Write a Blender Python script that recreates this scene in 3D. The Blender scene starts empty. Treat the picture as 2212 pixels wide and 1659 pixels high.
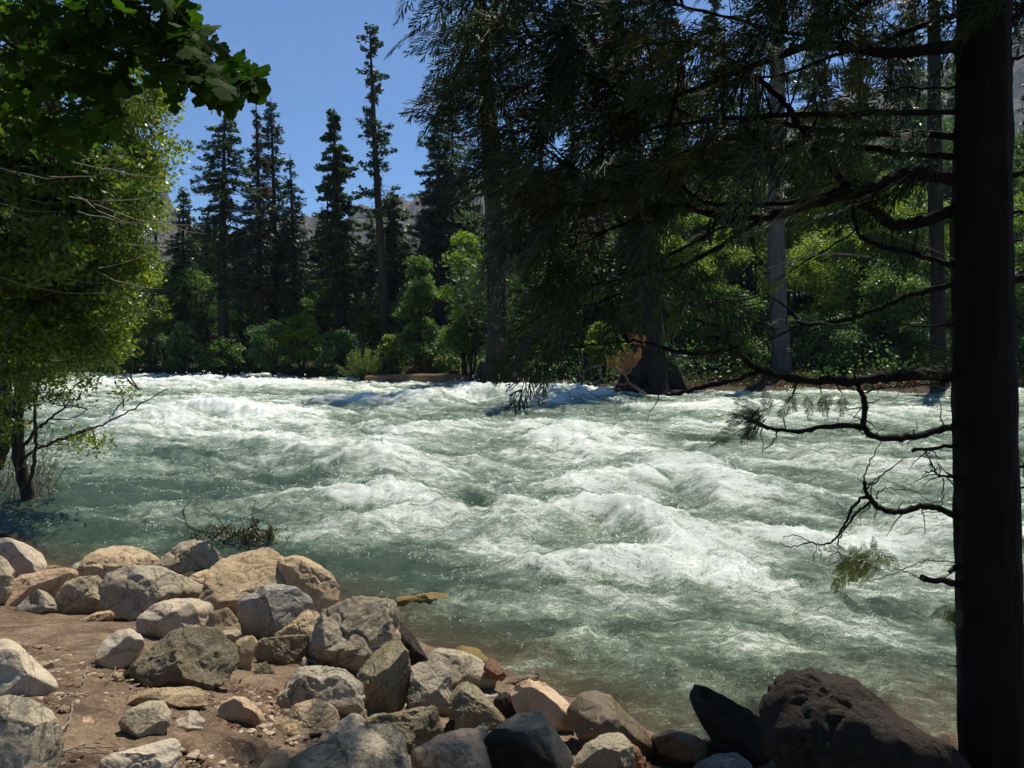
import bpy, math, random
import numpy as np
from mathutils import Vector, Matrix

# ------------------------------------------------------------------ camera, sky, sun, exposure
C = bpy.context.scene
COL = C.collection
F_PX = 1736.0            # focal length in pixels of a 2212 x 1659 view of the photograph
EYE = np.array([0.0, 0.0, 2.6])   # water level is z = 0
PITCH = math.atan(94.5 / F_PX)

cam_d = bpy.data.cameras.new('camera')
cam_d.sensor_fit = 'HORIZONTAL'
cam_d.angle = 2 * math.atan(1106.0 / F_PX)
cam_d.clip_start = 0.05
cam_d.clip_end = 6000
cam = bpy.data.objects.new('camera', cam_d)
COL.objects.link(cam)
cam.location = EYE
cam.rotation_euler = (math.radians(90) - PITCH, 0, 0)
C.camera = cam

SUN_EL, SUN_AZ = 60.0, 26.0       # azimuth measured from +Y towards +X
w = bpy.data.worlds.new('World')
C.world = w
w.use_nodes = True
nt = w.node_tree
nt.nodes.clear()
sky = nt.nodes.new('ShaderNodeTexSky')
sky.sky_type = 'NISHITA'
sky.sun_disc = False
sky.sun_elevation = math.radians(SUN_EL)
sky.sun_rotation = math.radians(SUN_AZ)
sky.altitude = 1600
sky.air_density = 0.9
sky.dust_density = 0.0
sky.ozone_density = 6.0
bg = nt.nodes.new('ShaderNodeBackground')
bg.inputs['Strength'].default_value = 0.10
wo = nt.nodes.new('ShaderNodeOutputWorld')
hsv = nt.nodes.new('ShaderNodeHueSaturation')
hsv.inputs['Saturation'].default_value = 1.12
nt.links.new(sky.outputs[0], hsv.inputs['Color'])
nt.links.new(hsv.outputs[0], bg.inputs[0])
nt.links.new(bg.outputs[0], wo.inputs[0])

sd = bpy.data.lights.new('sun', 'SUN')
sd.energy = 5.0
sd.angle = math.radians(0.53)
sd.color = (1.0, 0.93, 0.80)
so = bpy.data.objects.new('sun', sd)
COL.objects.link(so)
so.rotation_euler = (math.radians(90 - SUN_EL), 0, math.radians(180 - SUN_AZ))
so.location = (10, 20, 40)

C.view_settings.view_transform = 'Standard'
C.view_settings.look = 'None'
C.view_settings.exposure = 0.28
C.view_settings.gamma = 1.0
C.render.engine = 'CYCLES'
C.cycles.max_bounces = 5
C.cycles.diffuse_bounces = 3
C.cycles.glossy_bounces = 2
C.cycles.transmission_bounces = 4
C.cycles.transparent_max_bounces = 6
C.cycles.volume_bounces = 0
C.cycles.caustics_reflective = False
C.cycles.caustics_refractive = False
C.cycles.use_adaptive_sampling = True
C.cycles.adaptive_threshold = 0.02
C.cycles.use_denoising = True
C.cycles.denoiser = 'OPENIMAGEDENOISE'
C.cycles.denoising_input_passes = 'RGB_ALBEDO_NORMAL'
C.cycles.denoising_prefilter = 'FAST'
C.cycles.sample_clamp_indirect = 4.0
C.cycles.sample_clamp_direct = 0.0

# ------------------------------------------------------------------ helpers
def at(px, py, d):
    """world point seen at photo pixel (px,py) (2212x1659 frame) at world depth y = d"""
    x = (px - 1106.0) / F_PX
    v = -(py - 829.5) / F_PX
    cp, sp = math.cos(PITCH), math.sin(PITCH)
    dy = cp + v * sp
    dz = -sp + v * cp
    k = d / dy
    return np.array([x * k, d, EYE[2] + dz * k])

def ray(px, py):
    p = at(px, py, 1.0) - EYE
    return p / np.linalg.norm(p)

def rngs(seed):
    return np.random.default_rng(seed)

_perm = rngs(7).random(4096)
def _h2(ix, iy, s):
    return _perm[(ix * 1619 + iy * 31337 + s * 6971) & 4095]
def _hash3(ix, iy, iz, s):
    k = (ix * 1619 + iy * 31337 + iz * 52591 + s * 6971)
    k = (k ^ (k >> 7)) * 2654435761
    return _perm[(k >> 8) & 4095]
def vn2(x, y, s=0):
    ix = np.floor(x).astype(np.int64); iy = np.floor(y).astype(np.int64)
    fx = x - ix; fy = y - iy
    fx = fx * fx * fx * (fx * (fx * 6 - 15) + 10); fy = fy * fy * fy * (fy * (fy * 6 - 15) + 10)
    a = _hash3(ix, iy, 0, s); b = _hash3(ix + 1, iy, 0, s); c = _hash3(ix, iy + 1, 0, s); d = _hash3(ix + 1, iy + 1, 0, s)
    return (a * (1 - fx) + b * fx) * (1 - fy) + (c * (1 - fx) + d * fx) * fy - 0.5
def fbm2(x, y, o=4, s=0, g=0.5):
    r = 0; a = 1; t = 0
    for i in range(o):
        k = 2.03 ** i
        ca, sa = math.cos(i * 0.9), math.sin(i * 0.9)
        r = r + a * vn2((x * ca - y * sa) * k + i * 17.3, (x * sa + y * ca) * k + i * 9.1, s + i); t += a; a *= g
    return r / t * 2
def vn3(p, s=0):
    i = np.floor(p).astype(np.int64); f = p - i
    f = f * f * (3 - 2 * f)
    x, y, z = i[:, 0], i[:, 1], i[:, 2]; fx, fy, fz = f[:, 0], f[:, 1], f[:, 2]
    def H(a, b, c): return _hash3(x + a, y + b, z + c, s)
    l0 = (H(0,0,0) * (1-fx) + H(1,0,0) * fx) * (1-fy) + (H(0,1,0) * (1-fx) + H(1,1,0) * fx) * fy
    l1 = (H(0,0,1) * (1-fx) + H(1,0,1) * fx) * (1-fy) + (H(0,1,1) * (1-fx) + H(1,1,1) * fx) * fy
    return l0 * (1-fz) + l1 * fz - 0.5
def fbm3(p, o=4, s=0, g=0.5):
    r = 0; a = 1; t = 0
    for i in range(o):
        r = r + a * vn3(p * (2.07 ** i) + i * 13.7, s + i); t += a; a *= g
    return r / t * 2
def sstep(a, b, x):
    t = np.clip((x - a) / (b - a), 0, 1)
    return t * t * (3 - 2 * t)

def mesh_obj(name, V, F, mat, parent=None, smooth=False, attrs=None):
    """V (N,3); F: (M,k) array or list of such arrays"""
    me = bpy.data.meshes.new(name)
    V = np.asarray(V, dtype=np.float32)
    Fs = F if isinstance(F, list) else [F]
    Fs = [np.asarray(f, dtype=np.int32) for f in Fs if len(f)]
    nl = sum(f.size for f in Fs); nf = sum(len(f) for f in Fs)
    me.vertices.add(len(V)); me.vertices.foreach_set('co', V.ravel())
    me.loops.add(nl); me.loops.foreach_set('vertex_index', np.concatenate([f.ravel() for f in Fs]))
    st = []; o = 0
    for f in Fs:
        st.append(o + np.arange(len(f), dtype=np.int32) * f.shape[1]); o += f.size
    me.polygons.add(nf)
    me.polygons.foreach_set('loop_start', np.concatenate(st).astype(np.int32))
    me.polygons.foreach_set('use_smooth', np.full(nf, smooth, dtype=bool))
    for k, v in (attrs or {}).items():
        a = me.attributes.new(k, 'FLOAT', 'POINT'); a.data.foreach_set('value', np.asarray(v, dtype=np.float32))
    me.update(calc_edges=True)
    me.validate()
    if mat: me.materials.append(mat)
    ob = bpy.data.objects.new(name, me)
    COL.objects.link(ob)
    if parent: ob.parent = parent
    return ob

def thing(name, loc, label, cat, group=None):
    o = bpy.data.objects.new(name, None)
    COL.objects.link(o)
    o.location = tuple(float(v) for v in loc)
    o.empty_display_size = 0.2
    return tag(o, label, cat, group)
def tag(o, label, cat, group=None, kind=None):
    if label: o['label'] = label
    if cat: o['category'] = cat
    if group: o['group'] = group
    if kind: o['kind'] = kind
    return o
def struct(o, kind='structure', label=None):
    o['kind'] = kind
    if label: o['label'] = label
    return o

class MB:
    """collects geometry pieces into one mesh"""
    def __init__(s): s.V = []; s.Q = []; s.T = []; s.n = 0
    def add(s, V, Q=None, T=None):
        s.V.append(V)
        if Q is not None and len(Q): s.Q.append(np.asarray(Q) + s.n)
        if T is not None and len(T): s.T.append(np.asarray(T) + s.n)
        s.n += len(V)
    def tube(s, pts, rad, k=6, jag=0.0, seed=0):
        pts = np.asarray(pts, float); n = len(pts)
        rad = np.broadcast_to(np.asarray(rad, float), (n,))
        t = np.gradient(pts, axis=0); t /= np.linalg.norm(t, axis=1)[:, None] + 1e-9
        ref = np.array([0, 0, 1.0]) if abs(t[0, 2]) < 0.8 else np.array([0, 1.0, 0])
        a = np.cross(t, ref); a /= np.linalg.norm(a, axis=1)[:, None] + 1e-9
        b = np.cross(t, a)
        th = np.arange(k) * 2 * math.pi / k
        R = rad[:, None] * np.ones((n, k))
        if jag: R = R * (1 + jag * (rngs(seed).random((n, k)) - 0.5))
        V = pts[:, None] + R[:, :, None] * (a[:, None] * np.cos(th)[None, :, None] + b[:, None] * np.sin(th)[None, :, None])
        i = np.arange(n - 1)[:, None] * k; j = np.arange(k)[None]; j2 = (j + 1) % k
        Q = np.stack([i + j, i + j2, i + k + j2, i + k + j], -1).reshape(-1, 4)
        s.add(V.reshape(-1, 3), Q)
        c = len(pts) * k
        s.add(np.array([pts[0], pts[-1]]), None, None)
        base = s.n - 2 - c
        T = [[base + j_, base + (j_ + 1) % k, s.n - 2] for j_ in range(k)] + [[base + c - k + (j_ + 1) % k, base + c - k + j_, s.n - 1] for j_ in range(k)]
        s.T.append(np.array(T))
    def leaves(s, P, U, W):
        """rhombic leaves: centre P, half-axes U (long) and W"""
        N = len(P)
        V = np.stack([P - U, P + W - U * 0.15, P + U, P - W - U * 0.15], 1).reshape(-1, 3)
        s.add(V, np.arange(N * 4).reshape(-1, 4))
    def obj(s, name, mat, parent=None, smooth=False, origin=None):
        V = np.concatenate(s.V)
        if origin is not None: V = V - np.asarray(origin)
        F = []
        if s.Q: F.append(np.concatenate(s.Q))
        if s.T: F.append(np.concatenate(s.T))
        return mesh_obj(name, V, F, mat, parent, smooth)

def spline(pts, m=6):
    """Catmull-Rom through pts, m samples per span"""
    P = np.asarray(pts, float)
    if len(P) < 3:
        return P[0] + (P[-1] - P[0]) * np.linspace(0, 1, m + 1)[:, None]
    Q = np.vstack([2 * P[0] - P[1], P, 2 * P[-1] - P[-2]])
    out = []
    for i in range(1, len(Q) - 2):
        p0, p1, p2, p3 = Q[i - 1], Q[i], Q[i + 1], Q[i + 2]
        for t in np.arange(m) / m:
            out.append(0.5 * (2 * p1 + (p2 - p0) * t + (2 * p0 - 5 * p1 + 4 * p2 - p3) * t * t + (3 * p1 - p0 - 3 * p2 + p3) * t ** 3))
    out.append(P[-1])
    return np.array(out)
def unit(v): return v / (np.linalg.norm(v, axis=-1, keepdims=True) + 1e-9)
def rand_unit(n, r):
    return unit(r.normal(size=(n, 3)))

# ------------------------------------------------------------------ materials
def new_mat(name):
    m = bpy.data.materials.new(name); m.use_nodes = True
    t = m.node_tree; t.nodes.clear()
    o = t.nodes.new('ShaderNodeOutputMaterial')
    return m, t, o
def nd(t, kind, **kw):
    n = t.nodes.new(kind)
    for k, v in kw.items():
        if k in ('inp',):
            for a, b in v.items(): n.inputs[a].default_value = b
        else: setattr(n, k, v)
    return n
def noise(t, vec, scale, detail=4, rough=0.55, dist=0.0):
    n = nd(t, 'ShaderNodeTexNoise', inp={'Scale': scale, 'Detail': detail, 'Roughness': rough, 'Distortion': dist})
    if vec is not None: t.links.new(vec, n.inputs['Vector'])
    return n.outputs['Fac']
def ramp(t, fac, stops, interp='LINEAR'):
    r = t.nodes.new('ShaderNodeValToRGB'); r.color_ramp.interpolation = interp
    e = r.color_ramp.elements
    while len(e) < len(stops): e.new(0.5)
    for i, (p, c) in enumerate(stops):
        e[i].position = p
        e[i].color = (c[0], c[1], c[2], 1) if hasattr(c, '__len__') else (c, c, c, 1)
    t.links.new(fac, r.inputs[0])
    return r.outputs[0]
def mixc(t, fac, a, b, mode='MIX'):
    m = t.nodes.new('ShaderNodeMix'); m.data_type = 'RGBA'; m.blend_type = mode
    for v, i in ((fac, 0), (a, 6), (b, 7)):
        if isinstance(v, (int, float)): m.inputs[i].default_value = v
        elif isinstance(v, tuple): m.inputs[i].default_value = (v[0], v[1], v[2], 1)
        else: t.links.new(v, m.inputs[i])
    return m.outputs[2]
def math_(t, op, a, b=0.0, clamp=False):
    m = t.nodes.new('ShaderNodeMath'); m.operation = op; m.use_clamp = clamp
    for v, i in ((a, 0), (b, 1)):
        if isinstance(v, (int, float)): m.inputs[i].default_value = v
        else: t.links.new(v, m.inputs[i])
    return m.outputs[0]
def bump(t, h, strength, dist, prev=None):
    b = nd(t, 'ShaderNodeBump', inp={'Strength': strength, 'Distance': dist})
    t.links.new(h, b.inputs['Height'])
    if prev is not None: t.links.new(prev, b.inputs['Normal'])
    return b.outputs[0]

def leaf_mat(name, stops, transl=0.35, tcol=None, rough=0.45, spec=0.35):
    m, t, o = new_mat(name)
    g = nd(t, 'ShaderNodeNewGeometry')
    tc = nd(t, 'ShaderNodeTexCoord')
    n = noise(t, tc.outputs['Object'], 0.9, 2)
    f = math_(t, 'ADD', math_(t, 'MULTIPLY', g.outputs['Random Per Island'], 0.65), math_(t, 'MULTIPLY', math_(t, 'SUBTRACT', n, 0.15), 0.5), True)
    c = ramp(t, f, stops)
    p = nd(t, 'ShaderNodeBsdfPrincipled', inp={'Roughness': rough, 'Specular IOR Level': spec})
    t.links.new(c, p.inputs['Base Color'])
    tr = nd(t, 'ShaderNodeBsdfTranslucent')
    hs = mixc(t, 1.0, c, tcol or (1.6, 1.9, 0.7), 'MULTIPLY')
    t.links.new(hs, tr.inputs['Color'])
    mx = nd(t, 'ShaderNodeMixShader', inp={0: transl})
    t.links.new(p.outputs[0], mx.inputs[1]); t.links.new(tr.outputs[0], mx.inputs[2])
    t.links.new(mx.outputs[0], o.inputs[0])
    return m

def bark_mat(name, a, b, sc=6.0, stretch=0.18, bs=0.8, bd=0.03):
    m, t, o = new_mat(name)
    tc = nd(t, 'ShaderNodeTexCoord')
    mp = nd(t, 'ShaderNodeMapping'); mp.inputs['Scale'].default_value = (1, 1, stretch)
    t.links.new(tc.outputs['Object'], mp.inputs[0])
    n = noise(t, mp.outputs[0], sc, 6, 0.65, 0.6)
    n2 = noise(t, tc.outputs['Object'], sc * 0.4, 3)
    c = ramp(t, n, [(0.3, a), (0.7, b)])
    c = mixc(t, math_(t, 'MULTIPLY', n2, 0.5), c, (a[0] * 0.7, a[1] * 0.75, a[2] * 0.7))
    p = nd(t, 'ShaderNodeBsdfPrincipled', inp={'Roughness': 0.9, 'Specular IOR Level': 0.2})
    t.links.new(c, p.inputs['Base Color'])
    t.links.new(bump(t, n, bs, bd), p.inputs['Normal'])
    t.links.new(p.outputs[0], o.inputs[0])
    return m

def rock_mat(name, base, dark, warm, speck=0.5, wet=0.0, sc=1.0, rough_b=1.0):
    m, t, o = new_mat(name)
    tc = nd(t, 'ShaderNodeTexCoord'); oi = nd(t, 'ShaderNodeObjectInfo')
    va = nd(t, 'ShaderNodeVectorMath', operation='ADD')
    sc3 = nd(t, 'ShaderNodeCombineXYZ')
    r100 = math_(t, 'MULTIPLY', oi.outputs['Random'], 80.0)
    for i in range(3): t.links.new(r100, sc3.inputs[i])
    t.links.new(tc.outputs['Object'], va.inputs[0]); t.links.new(sc3.outputs[0], va.inputs[1])
    v = va.outputs[0]
    n1 = noise(t, v, 2.6 * sc, 4, 0.6, 0.4)
    n2 = noise(t, v, 11 * sc, 6, 0.7, 0.5)
    n3 = noise(t, v, 75, 3, 0.7)
    n4 = noise(t, v, 150, 2, 0.6)
    n5 = noise(t, v, 38 * sc, 5, 0.75, 0.3)
    c = ramp(t, n1, [(0.36, base), (0.62, warm)])
    c = mixc(t, ramp(t, n2, [(0.54, 0.0), (0.72, 0.6)]), c, dark)
    c = mixc(t, ramp(t, n5, [(0.54, 0.0), (0.66, 0.4)]), c, (base[0] * 0.5, base[1] * 0.49, base[2] * 0.46))
    c = mixc(t, math_(t, 'MULTIPLY', ramp(t, n3, [(0.52, 0.0), (0.62, 1.0)]), speck), c, dark)
    c = mixc(t, math_(t, 'MULTIPLY', ramp(t, n4, [(0.56, 0.0), (0.66, 1.0)]), speck * 0.9), c, (min(1, base[0] * 1.45), min(1, base[1] * 1.45), min(1, base[2] * 1.45)))
    n6 = noise(t, v, 1.7 * sc, 7, 0.62, 1.2)
    ln = math_(t, 'SUBTRACT', 1.0, math_(t, 'MULTIPLY', math_(t, 'ABSOLUTE', math_(t, 'SUBTRACT', n6, 0.5)), 70.0), True)
    c = mixc(t, math_(t, 'MULTIPLY', ln, 0.75), c, (dark[0] * .45, dark[1] * .45, dark[2] * .45))
    hv = math_(t, 'ADD', math_(t, 'MULTIPLY', oi.outputs['Random'], 0.35), 1.42)
    cv = nd(t, 'ShaderNodeCombineXYZ')
    for i in range(3): t.links.new(hv, cv.inputs[i])
    c = mixc(t, 1.0, c, cv.outputs[0], 'MULTIPLY')
    p = nd(t, 'ShaderNodeBsdfPrincipled', inp={'Roughness': 0.85 - 0.6 * wet, 'Specular IOR Level': 0.25 + 0.35 * wet})
    t.links.new(c, p.inputs['Base Color'])
    b = bump(t, ln, -0.5, 0.02)
    b = bump(t, n2, 0.7 * rough_b, 0.06, b)
    b = bump(t, n5, 0.9 * rough_b, 0.025, b)
    b = bump(t, n3, 0.6 * rough_b, 0.006, b)
    t.links.new(b, p.inputs['Normal'])
    t.links.new(p.outputs[0], o.inputs[0])
    return m

M = {}
M['tan'] = rock_mat('rock_tan', (0.44, 0.34, 0.21), (0.18, 0.13, 0.08), (0.36, 0.26, 0.145), 0.5)
M['grey'] = rock_mat('rock_grey', (0.37, 0.32, 0.225), (0.13, 0.11, 0.075), (0.30, 0.24, 0.155), 0.65)
M['coarse'] = rock_mat('rock_coarse', (0.34, 0.29, 0.19), (0.10, 0.085, 0.055), (0.28, 0.22, 0.125), 0.8, 0, 1.6, 1.5)
M['pale'] = rock_mat('rock_pale', (0.37, 0.30, 0.205), (0.18, 0.15, 0.11), (0.30, 0.26, 0.20), 0.3, 0, 0.8, 0.6)
M['white'] = rock_mat('rock_white', (0.36, 0.315, 0.235), (0.12, 0.105, 0.08), (0.30, 0.25, 0.175), 0.8)
M['orange'] = rock_mat('rock_orange', (0.39, 0.29, 0.19), (0.20, 0.14, 0.09), (0.34, 0.235, 0.145), 0.35, 0, 0.8, 0.7)
M['blue'] = rock_mat('rock_blue', (0.27, 0.25, 0.205), (0.09, 0.085, 0.07), (0.23, 0.21, 0.165), 0.9)
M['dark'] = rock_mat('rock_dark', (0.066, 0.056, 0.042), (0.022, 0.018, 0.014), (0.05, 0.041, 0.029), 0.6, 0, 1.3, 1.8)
M['wet'] = rock_mat('rock_wet', (0.11, 0.078, 0.042), (0.04, 0.03, 0.018), (0.13, 0.085, 0.035), 0.4, 0.9, 1.0, 0.6)
M['moss'] = rock_mat('rock_moss', (0.17, 0.14, 0.03), (0.05, 0.05, 0.02), (0.22, 0.13, 0.02), 0.4, 0.7)
M['red'] = rock_mat('rock_red', (0.20, 0.08, 0.04), (0.08, 0.04, 0.02), (0.24, 0.10, 0.03), 0.4, 0.8)
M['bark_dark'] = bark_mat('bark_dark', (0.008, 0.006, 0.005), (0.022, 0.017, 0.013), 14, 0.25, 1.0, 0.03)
M['bark_far'] = bark_mat('bark_far', (0.022, 0.017, 0.013), (0.065, 0.052, 0.042), 3.0, 0.12)
M['bark_black'] = bark_mat('bark_black', (0.010, 0.008, 0.006), (0.032, 0.025, 0.020), 3.0, 0.12)
M['bark_grey'] = bark_mat('bark_grey', (0.06, 0.058, 0.058), (0.13, 0.125, 0.12), 3.0, 0.15, 0.5)
M['bark_dead'] = bark_mat('bark_dead', (0.20, 0.17, 0.14), (0.42, 0.38, 0.33), 8.0, 0.3, 0.4, 0.01)
M['bark_left'] = bark_mat('bark_left', (0.03, 0.022, 0.018), (0.085, 0.065, 0.05), 9.0, 0.2)
M['log'] = bark_mat('log_wood', (0.14, 0.08, 0.045), (0.33, 0.20, 0.12), 4.0, 0.5)
M['needles'] = leaf_mat('needles_dark', [(0.1, (0.024, 0.044, 0.022)), (0.55, (0.055, 0.09, 0.04)), (0.95, (0.14, 0.17, 0.075))], 0.3, (1.2, 1.5, 0.6))
M['needles_b'] = leaf_mat('needles_blue', [(0.1, (0.024, 0.046, 0.032)), (0.55, (0.052, 0.086, 0.055)), (0.95, (0.125, 0.16, 0.095))], 0.25, (1.1, 1.4, 0.8))
M['needles_br'] = leaf_mat('needles_brown', [(0.1, (0.035, 0.035, 0.017)), (0.55, (0.075, 0.072, 0.034)), (0.95, (0.15, 0.13, 0.065))], 0.25, (1.3, 1.2, 0.7))
M['leaf_green'] = leaf_mat('leaves_green', [(0.1, (0.03, 0.065, 0.014)), (0.5, (0.07, 0.135, 0.026)), (0.95, (0.16, 0.23, 0.05))], 0.42)
M['leaf_yell'] = leaf_mat('leaves_yellow_green', [(0.1, (0.05, 0.085, 0.010)), (0.5, (0.13, 0.19, 0.022)), (0.95, (0.28, 0.33, 0.055))], 0.45)
M['leaf_deep'] = leaf_mat('leaves_deep', [(0.1, (0.024, 0.058, 0.022)), (0.5, (0.064, 0.13, 0.044)), (0.95, (0.14, 0.22, 0.08))], 0.35)
M['leaf_olive'] = leaf_mat('leaves_olive', [(0.1, (0.024, 0.042, 0.008)), (0.5, (0.068, 0.11, 0.016)), (0.95, (0.19, 0.24, 0.045))], 0.4)
M['leaf_willow'] = leaf_mat('leaves_willow', [(0.1, (0.05, 0.08, 0.02)), (0.5, (0.11, 0.15, 0.045)), (0.95, (0.20, 0.23, 0.08))], 0.4)
M['leaf_lit'] = leaf_mat('leaves_bright', [(0.1, (0.06, 0.09, 0.008)), (0.5, (0.14, 0.17, 0.018)), (0.95, (0.30, 0.30, 0.06))], 0.45, None, 0.35, 0.6)
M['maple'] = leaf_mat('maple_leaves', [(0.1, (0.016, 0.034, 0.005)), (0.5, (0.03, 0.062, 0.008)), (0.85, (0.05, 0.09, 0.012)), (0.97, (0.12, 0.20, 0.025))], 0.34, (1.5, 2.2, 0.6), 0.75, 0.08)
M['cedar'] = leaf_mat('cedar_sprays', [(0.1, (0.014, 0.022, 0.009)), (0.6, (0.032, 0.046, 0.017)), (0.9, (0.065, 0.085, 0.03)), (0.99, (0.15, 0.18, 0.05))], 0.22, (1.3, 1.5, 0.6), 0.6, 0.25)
M['cedar_yel'] = leaf_mat('cedar_yellow', [(0.1, (0.05, 0.065, 0.018)), (0.6, (0.11, 0.125, 0.04)), (0.95, (0.22, 0.21, 0.08))], 0.4, (1.3, 1.4, 0.7))
M['cedar_dead'] = leaf_mat('cedar_dead', [(0.1, (0.40, 0.20, 0.07)), (0.9, (0.75, 0.45, 0.20))], 0.35, (1.2, 1.0, 0.8))
M['dry'] = leaf_mat('dry_grass', [(0.1, (0.07, 0.03, 0.02)), (0.6, (0.16, 0.08, 0.045)), (0.95, (0.30, 0.18, 0.10))], 0.25, (1.1, 1.0, 0.8))

# ------------------------------------------------------------------ ground and river bed
SHX = np.array([-60, -30, -12, -5, -3, -1.5, -0.7, 0.2, 0.5, 1.1, 1.9, 3, 12, 40.])
SHY = np.array([30, 16, 10.2, 8.9, 8.3, 7.6, 6.6, 6.0, 5.6, 5.0, 4.9, 5.2, 6, 3.])
FRX = np.array([-120, -60, -20, -9, -6, -3, -1, 5, 12, 22, 60, 120.])
FRY = np.array([80, 62, 59.5, 55.5, 50, 48, 43.5, 42, 41, 40, 42, 50.])
def ground_h(x, y):
    x = np.asarray(x, float); y = np.asarray(y, float)
    s = (np.interp(x, SHX, SHY) - y) * 0.9 + fbm2(x * 0.8, y * 0.8, 3, 11) * 0.35
    near = np.where(s < 0, np.maximum(s * 0.28, -1.6), 1.0 * sstep(0, 1, np.clip(s / 4.4, 0, 1) * 0.5) * 2)
    near = near + np.clip(s, 0, 1) * fbm2(x * 1.7, y * 1.7, 4, 3) * 0.05
    f = (y - np.interp(x, FRX, FRY)) + fbm2(x * 0.25, y * 0.25, 3, 5) * 2.0
    right = sstep(6, 14, x)
    far = np.where(f < 0, np.maximum(f * 0.25, -1.6), np.minimum(f * 0.22, 0.7) * (1 - 0.55 * right) + np.clip(f - 6, 0, 400) * 0.012)
    far = far + np.where(f > 0, fbm2(x * 0.35, y * 0.35, 4, 8) * (0.35 + 0.35 * right), 0)
    return np.maximum(near, far)

def sinh_axis(n, c, half, k):
    t = np.linspace(-1, 1, n)
    return c + half * np.sinh(t * k) / math.sinh(k)
gx = sinh_axis(620, -0.8, 1500, 8.0); gy = sinh_axis(620, 4.5, 1500, 8.0)
GX, GY = np.meshgrid(gx, gy)
GZ = ground_h(GX, GY)
nearw = np.exp(-((GX / 9) ** 2 + ((GY - 4) / 7) ** 2))
GZ += nearw * (fbm2(GX * 6, GY * 6, 4, 21) * 0.03 + np.abs(fbm2(GX * 18, GY * 18, 3, 22)) * 0.024)
def grid_faces(ny, nx):
    i = np.arange(ny - 1)[:, None] * nx + np.arange(nx - 1)[None]
    return np.stack([i, i + 1, i + nx + 1, i + nx], -1).reshape(-1, 4)

m, t, o = new_mat('soil')
tc = nd(t, 'ShaderNodeTexCoord'); v = tc.outputs['Object']
n1 = noise(t, v, 0.9, 5, 0.6); n2 = noise(t, v, 9, 6, 0.7); n3 = noise(t, v, 60, 4, 0.75); n4 = noise(t, v, 2.5, 5, 0.6, 0.5)
c = ramp(t, n2, [(0.3, (0.13, 0.088, 0.055)), (0.7, (0.29, 0.21, 0.14))])
c = mixc(t, ramp(t, n4, [(0.40, 0.0), (0.62, 0.85)]), c, (0.07, 0.043, 0.028))
c = mixc(t, ramp(t, n3, [(0.55, 0.0), (0.68, 0.8)]), c, (0.42, 0.31, 0.22))
c = mixc(t, ramp(t, n3, [(0.30, 0.7), (0.42, 0.0)]), c, (0.03, 0.018, 0.012))
p = nd(t, 'ShaderNodeBsdfPrincipled', inp={'Roughness': 0.95, 'Specular IOR Level': 0.1})
sx_ = nd(t, 'ShaderNodeSeparateXYZ'); t.links.new(v, sx_.inputs[0])
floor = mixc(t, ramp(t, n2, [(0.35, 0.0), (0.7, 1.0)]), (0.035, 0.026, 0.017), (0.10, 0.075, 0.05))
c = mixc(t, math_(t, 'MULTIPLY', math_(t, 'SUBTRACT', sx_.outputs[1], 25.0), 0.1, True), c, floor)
t.links.new(c, p.inputs['Base Color'])
b = bump(t, n2, 0.6, 0.04); b = bump(t, n3, 0.8, 0.012, b)
t.links.new(b, p.inputs['Normal']); t.links.new(p.outputs[0], o.inputs[0])
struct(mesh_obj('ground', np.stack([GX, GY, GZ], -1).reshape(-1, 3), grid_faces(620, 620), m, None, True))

# ------------------------------------------------------------------ river
FL = math.radians(-36)                      # flow direction, to the right and slightly towards the camera
cf, sf = math.cos(FL), math.sin(FL)
NR, NC = 900, 820
dist = 3.2 * (78 / 3.2) ** np.linspace(0, 1, NR)
sx = np.linspace(-1.05, 1.05, NC)
WY = np.repeat(dist[:, None], NC, 1)
WX = (dist[:, None] + 1.5) * sx[None]
WY = WY + 0 * WX
uf = WX * cf + WY * sf; vf = -WX * sf + WY * cf
warp = fbm2(uf * 0.25, vf * 0.35, 3, 41) * 1.3
wa = fbm2(uf * 0.32 + warp * 0.5, vf * 0.5 + warp, 3, 31)
wb = fbm2(uf * 0.9 + warp, vf * 1.25 + warp * 0.6, 3, 32)
rg = 1 - np.abs(fbm2(uf * 0.75 + warp * 1.2, vf * 1.3 + wa, 4, 33)) * 2.2
rg2 = 1 - np.abs(fbm2(uf * 2.1 + warp * 2, vf * 3.1 + wb * 0.7, 4, 34)) * 2.2
sm = fbm2(uf * 5.5 + wb * 2, vf * 7.5 + wa * 2, 4, 36)
shore = np.interp(WX, SHX, SHY)
sd_ = WY - shore
energy = sstep(0.3, 3.6, sd_) * (1 - 0.55 * sstep(-2.5, -7.5, WX + (WY - 10) * 0.45) * sstep(24, 13, WY))
Z = energy * (0.20 * wa + 0.11 * wb + 0.07 * rg + 0.035 * rg2) + (0.035 * energy + 0.022) * sm + 0.035 * (1 - 0.6 * energy) * sstep(0.1, 0.8, sd_) * np.clip(1 - np.abs(fbm2(uf * 3.2 + wa, vf * 5.5 + wb, 3, 39)) * 3, 0, 1)
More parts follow.
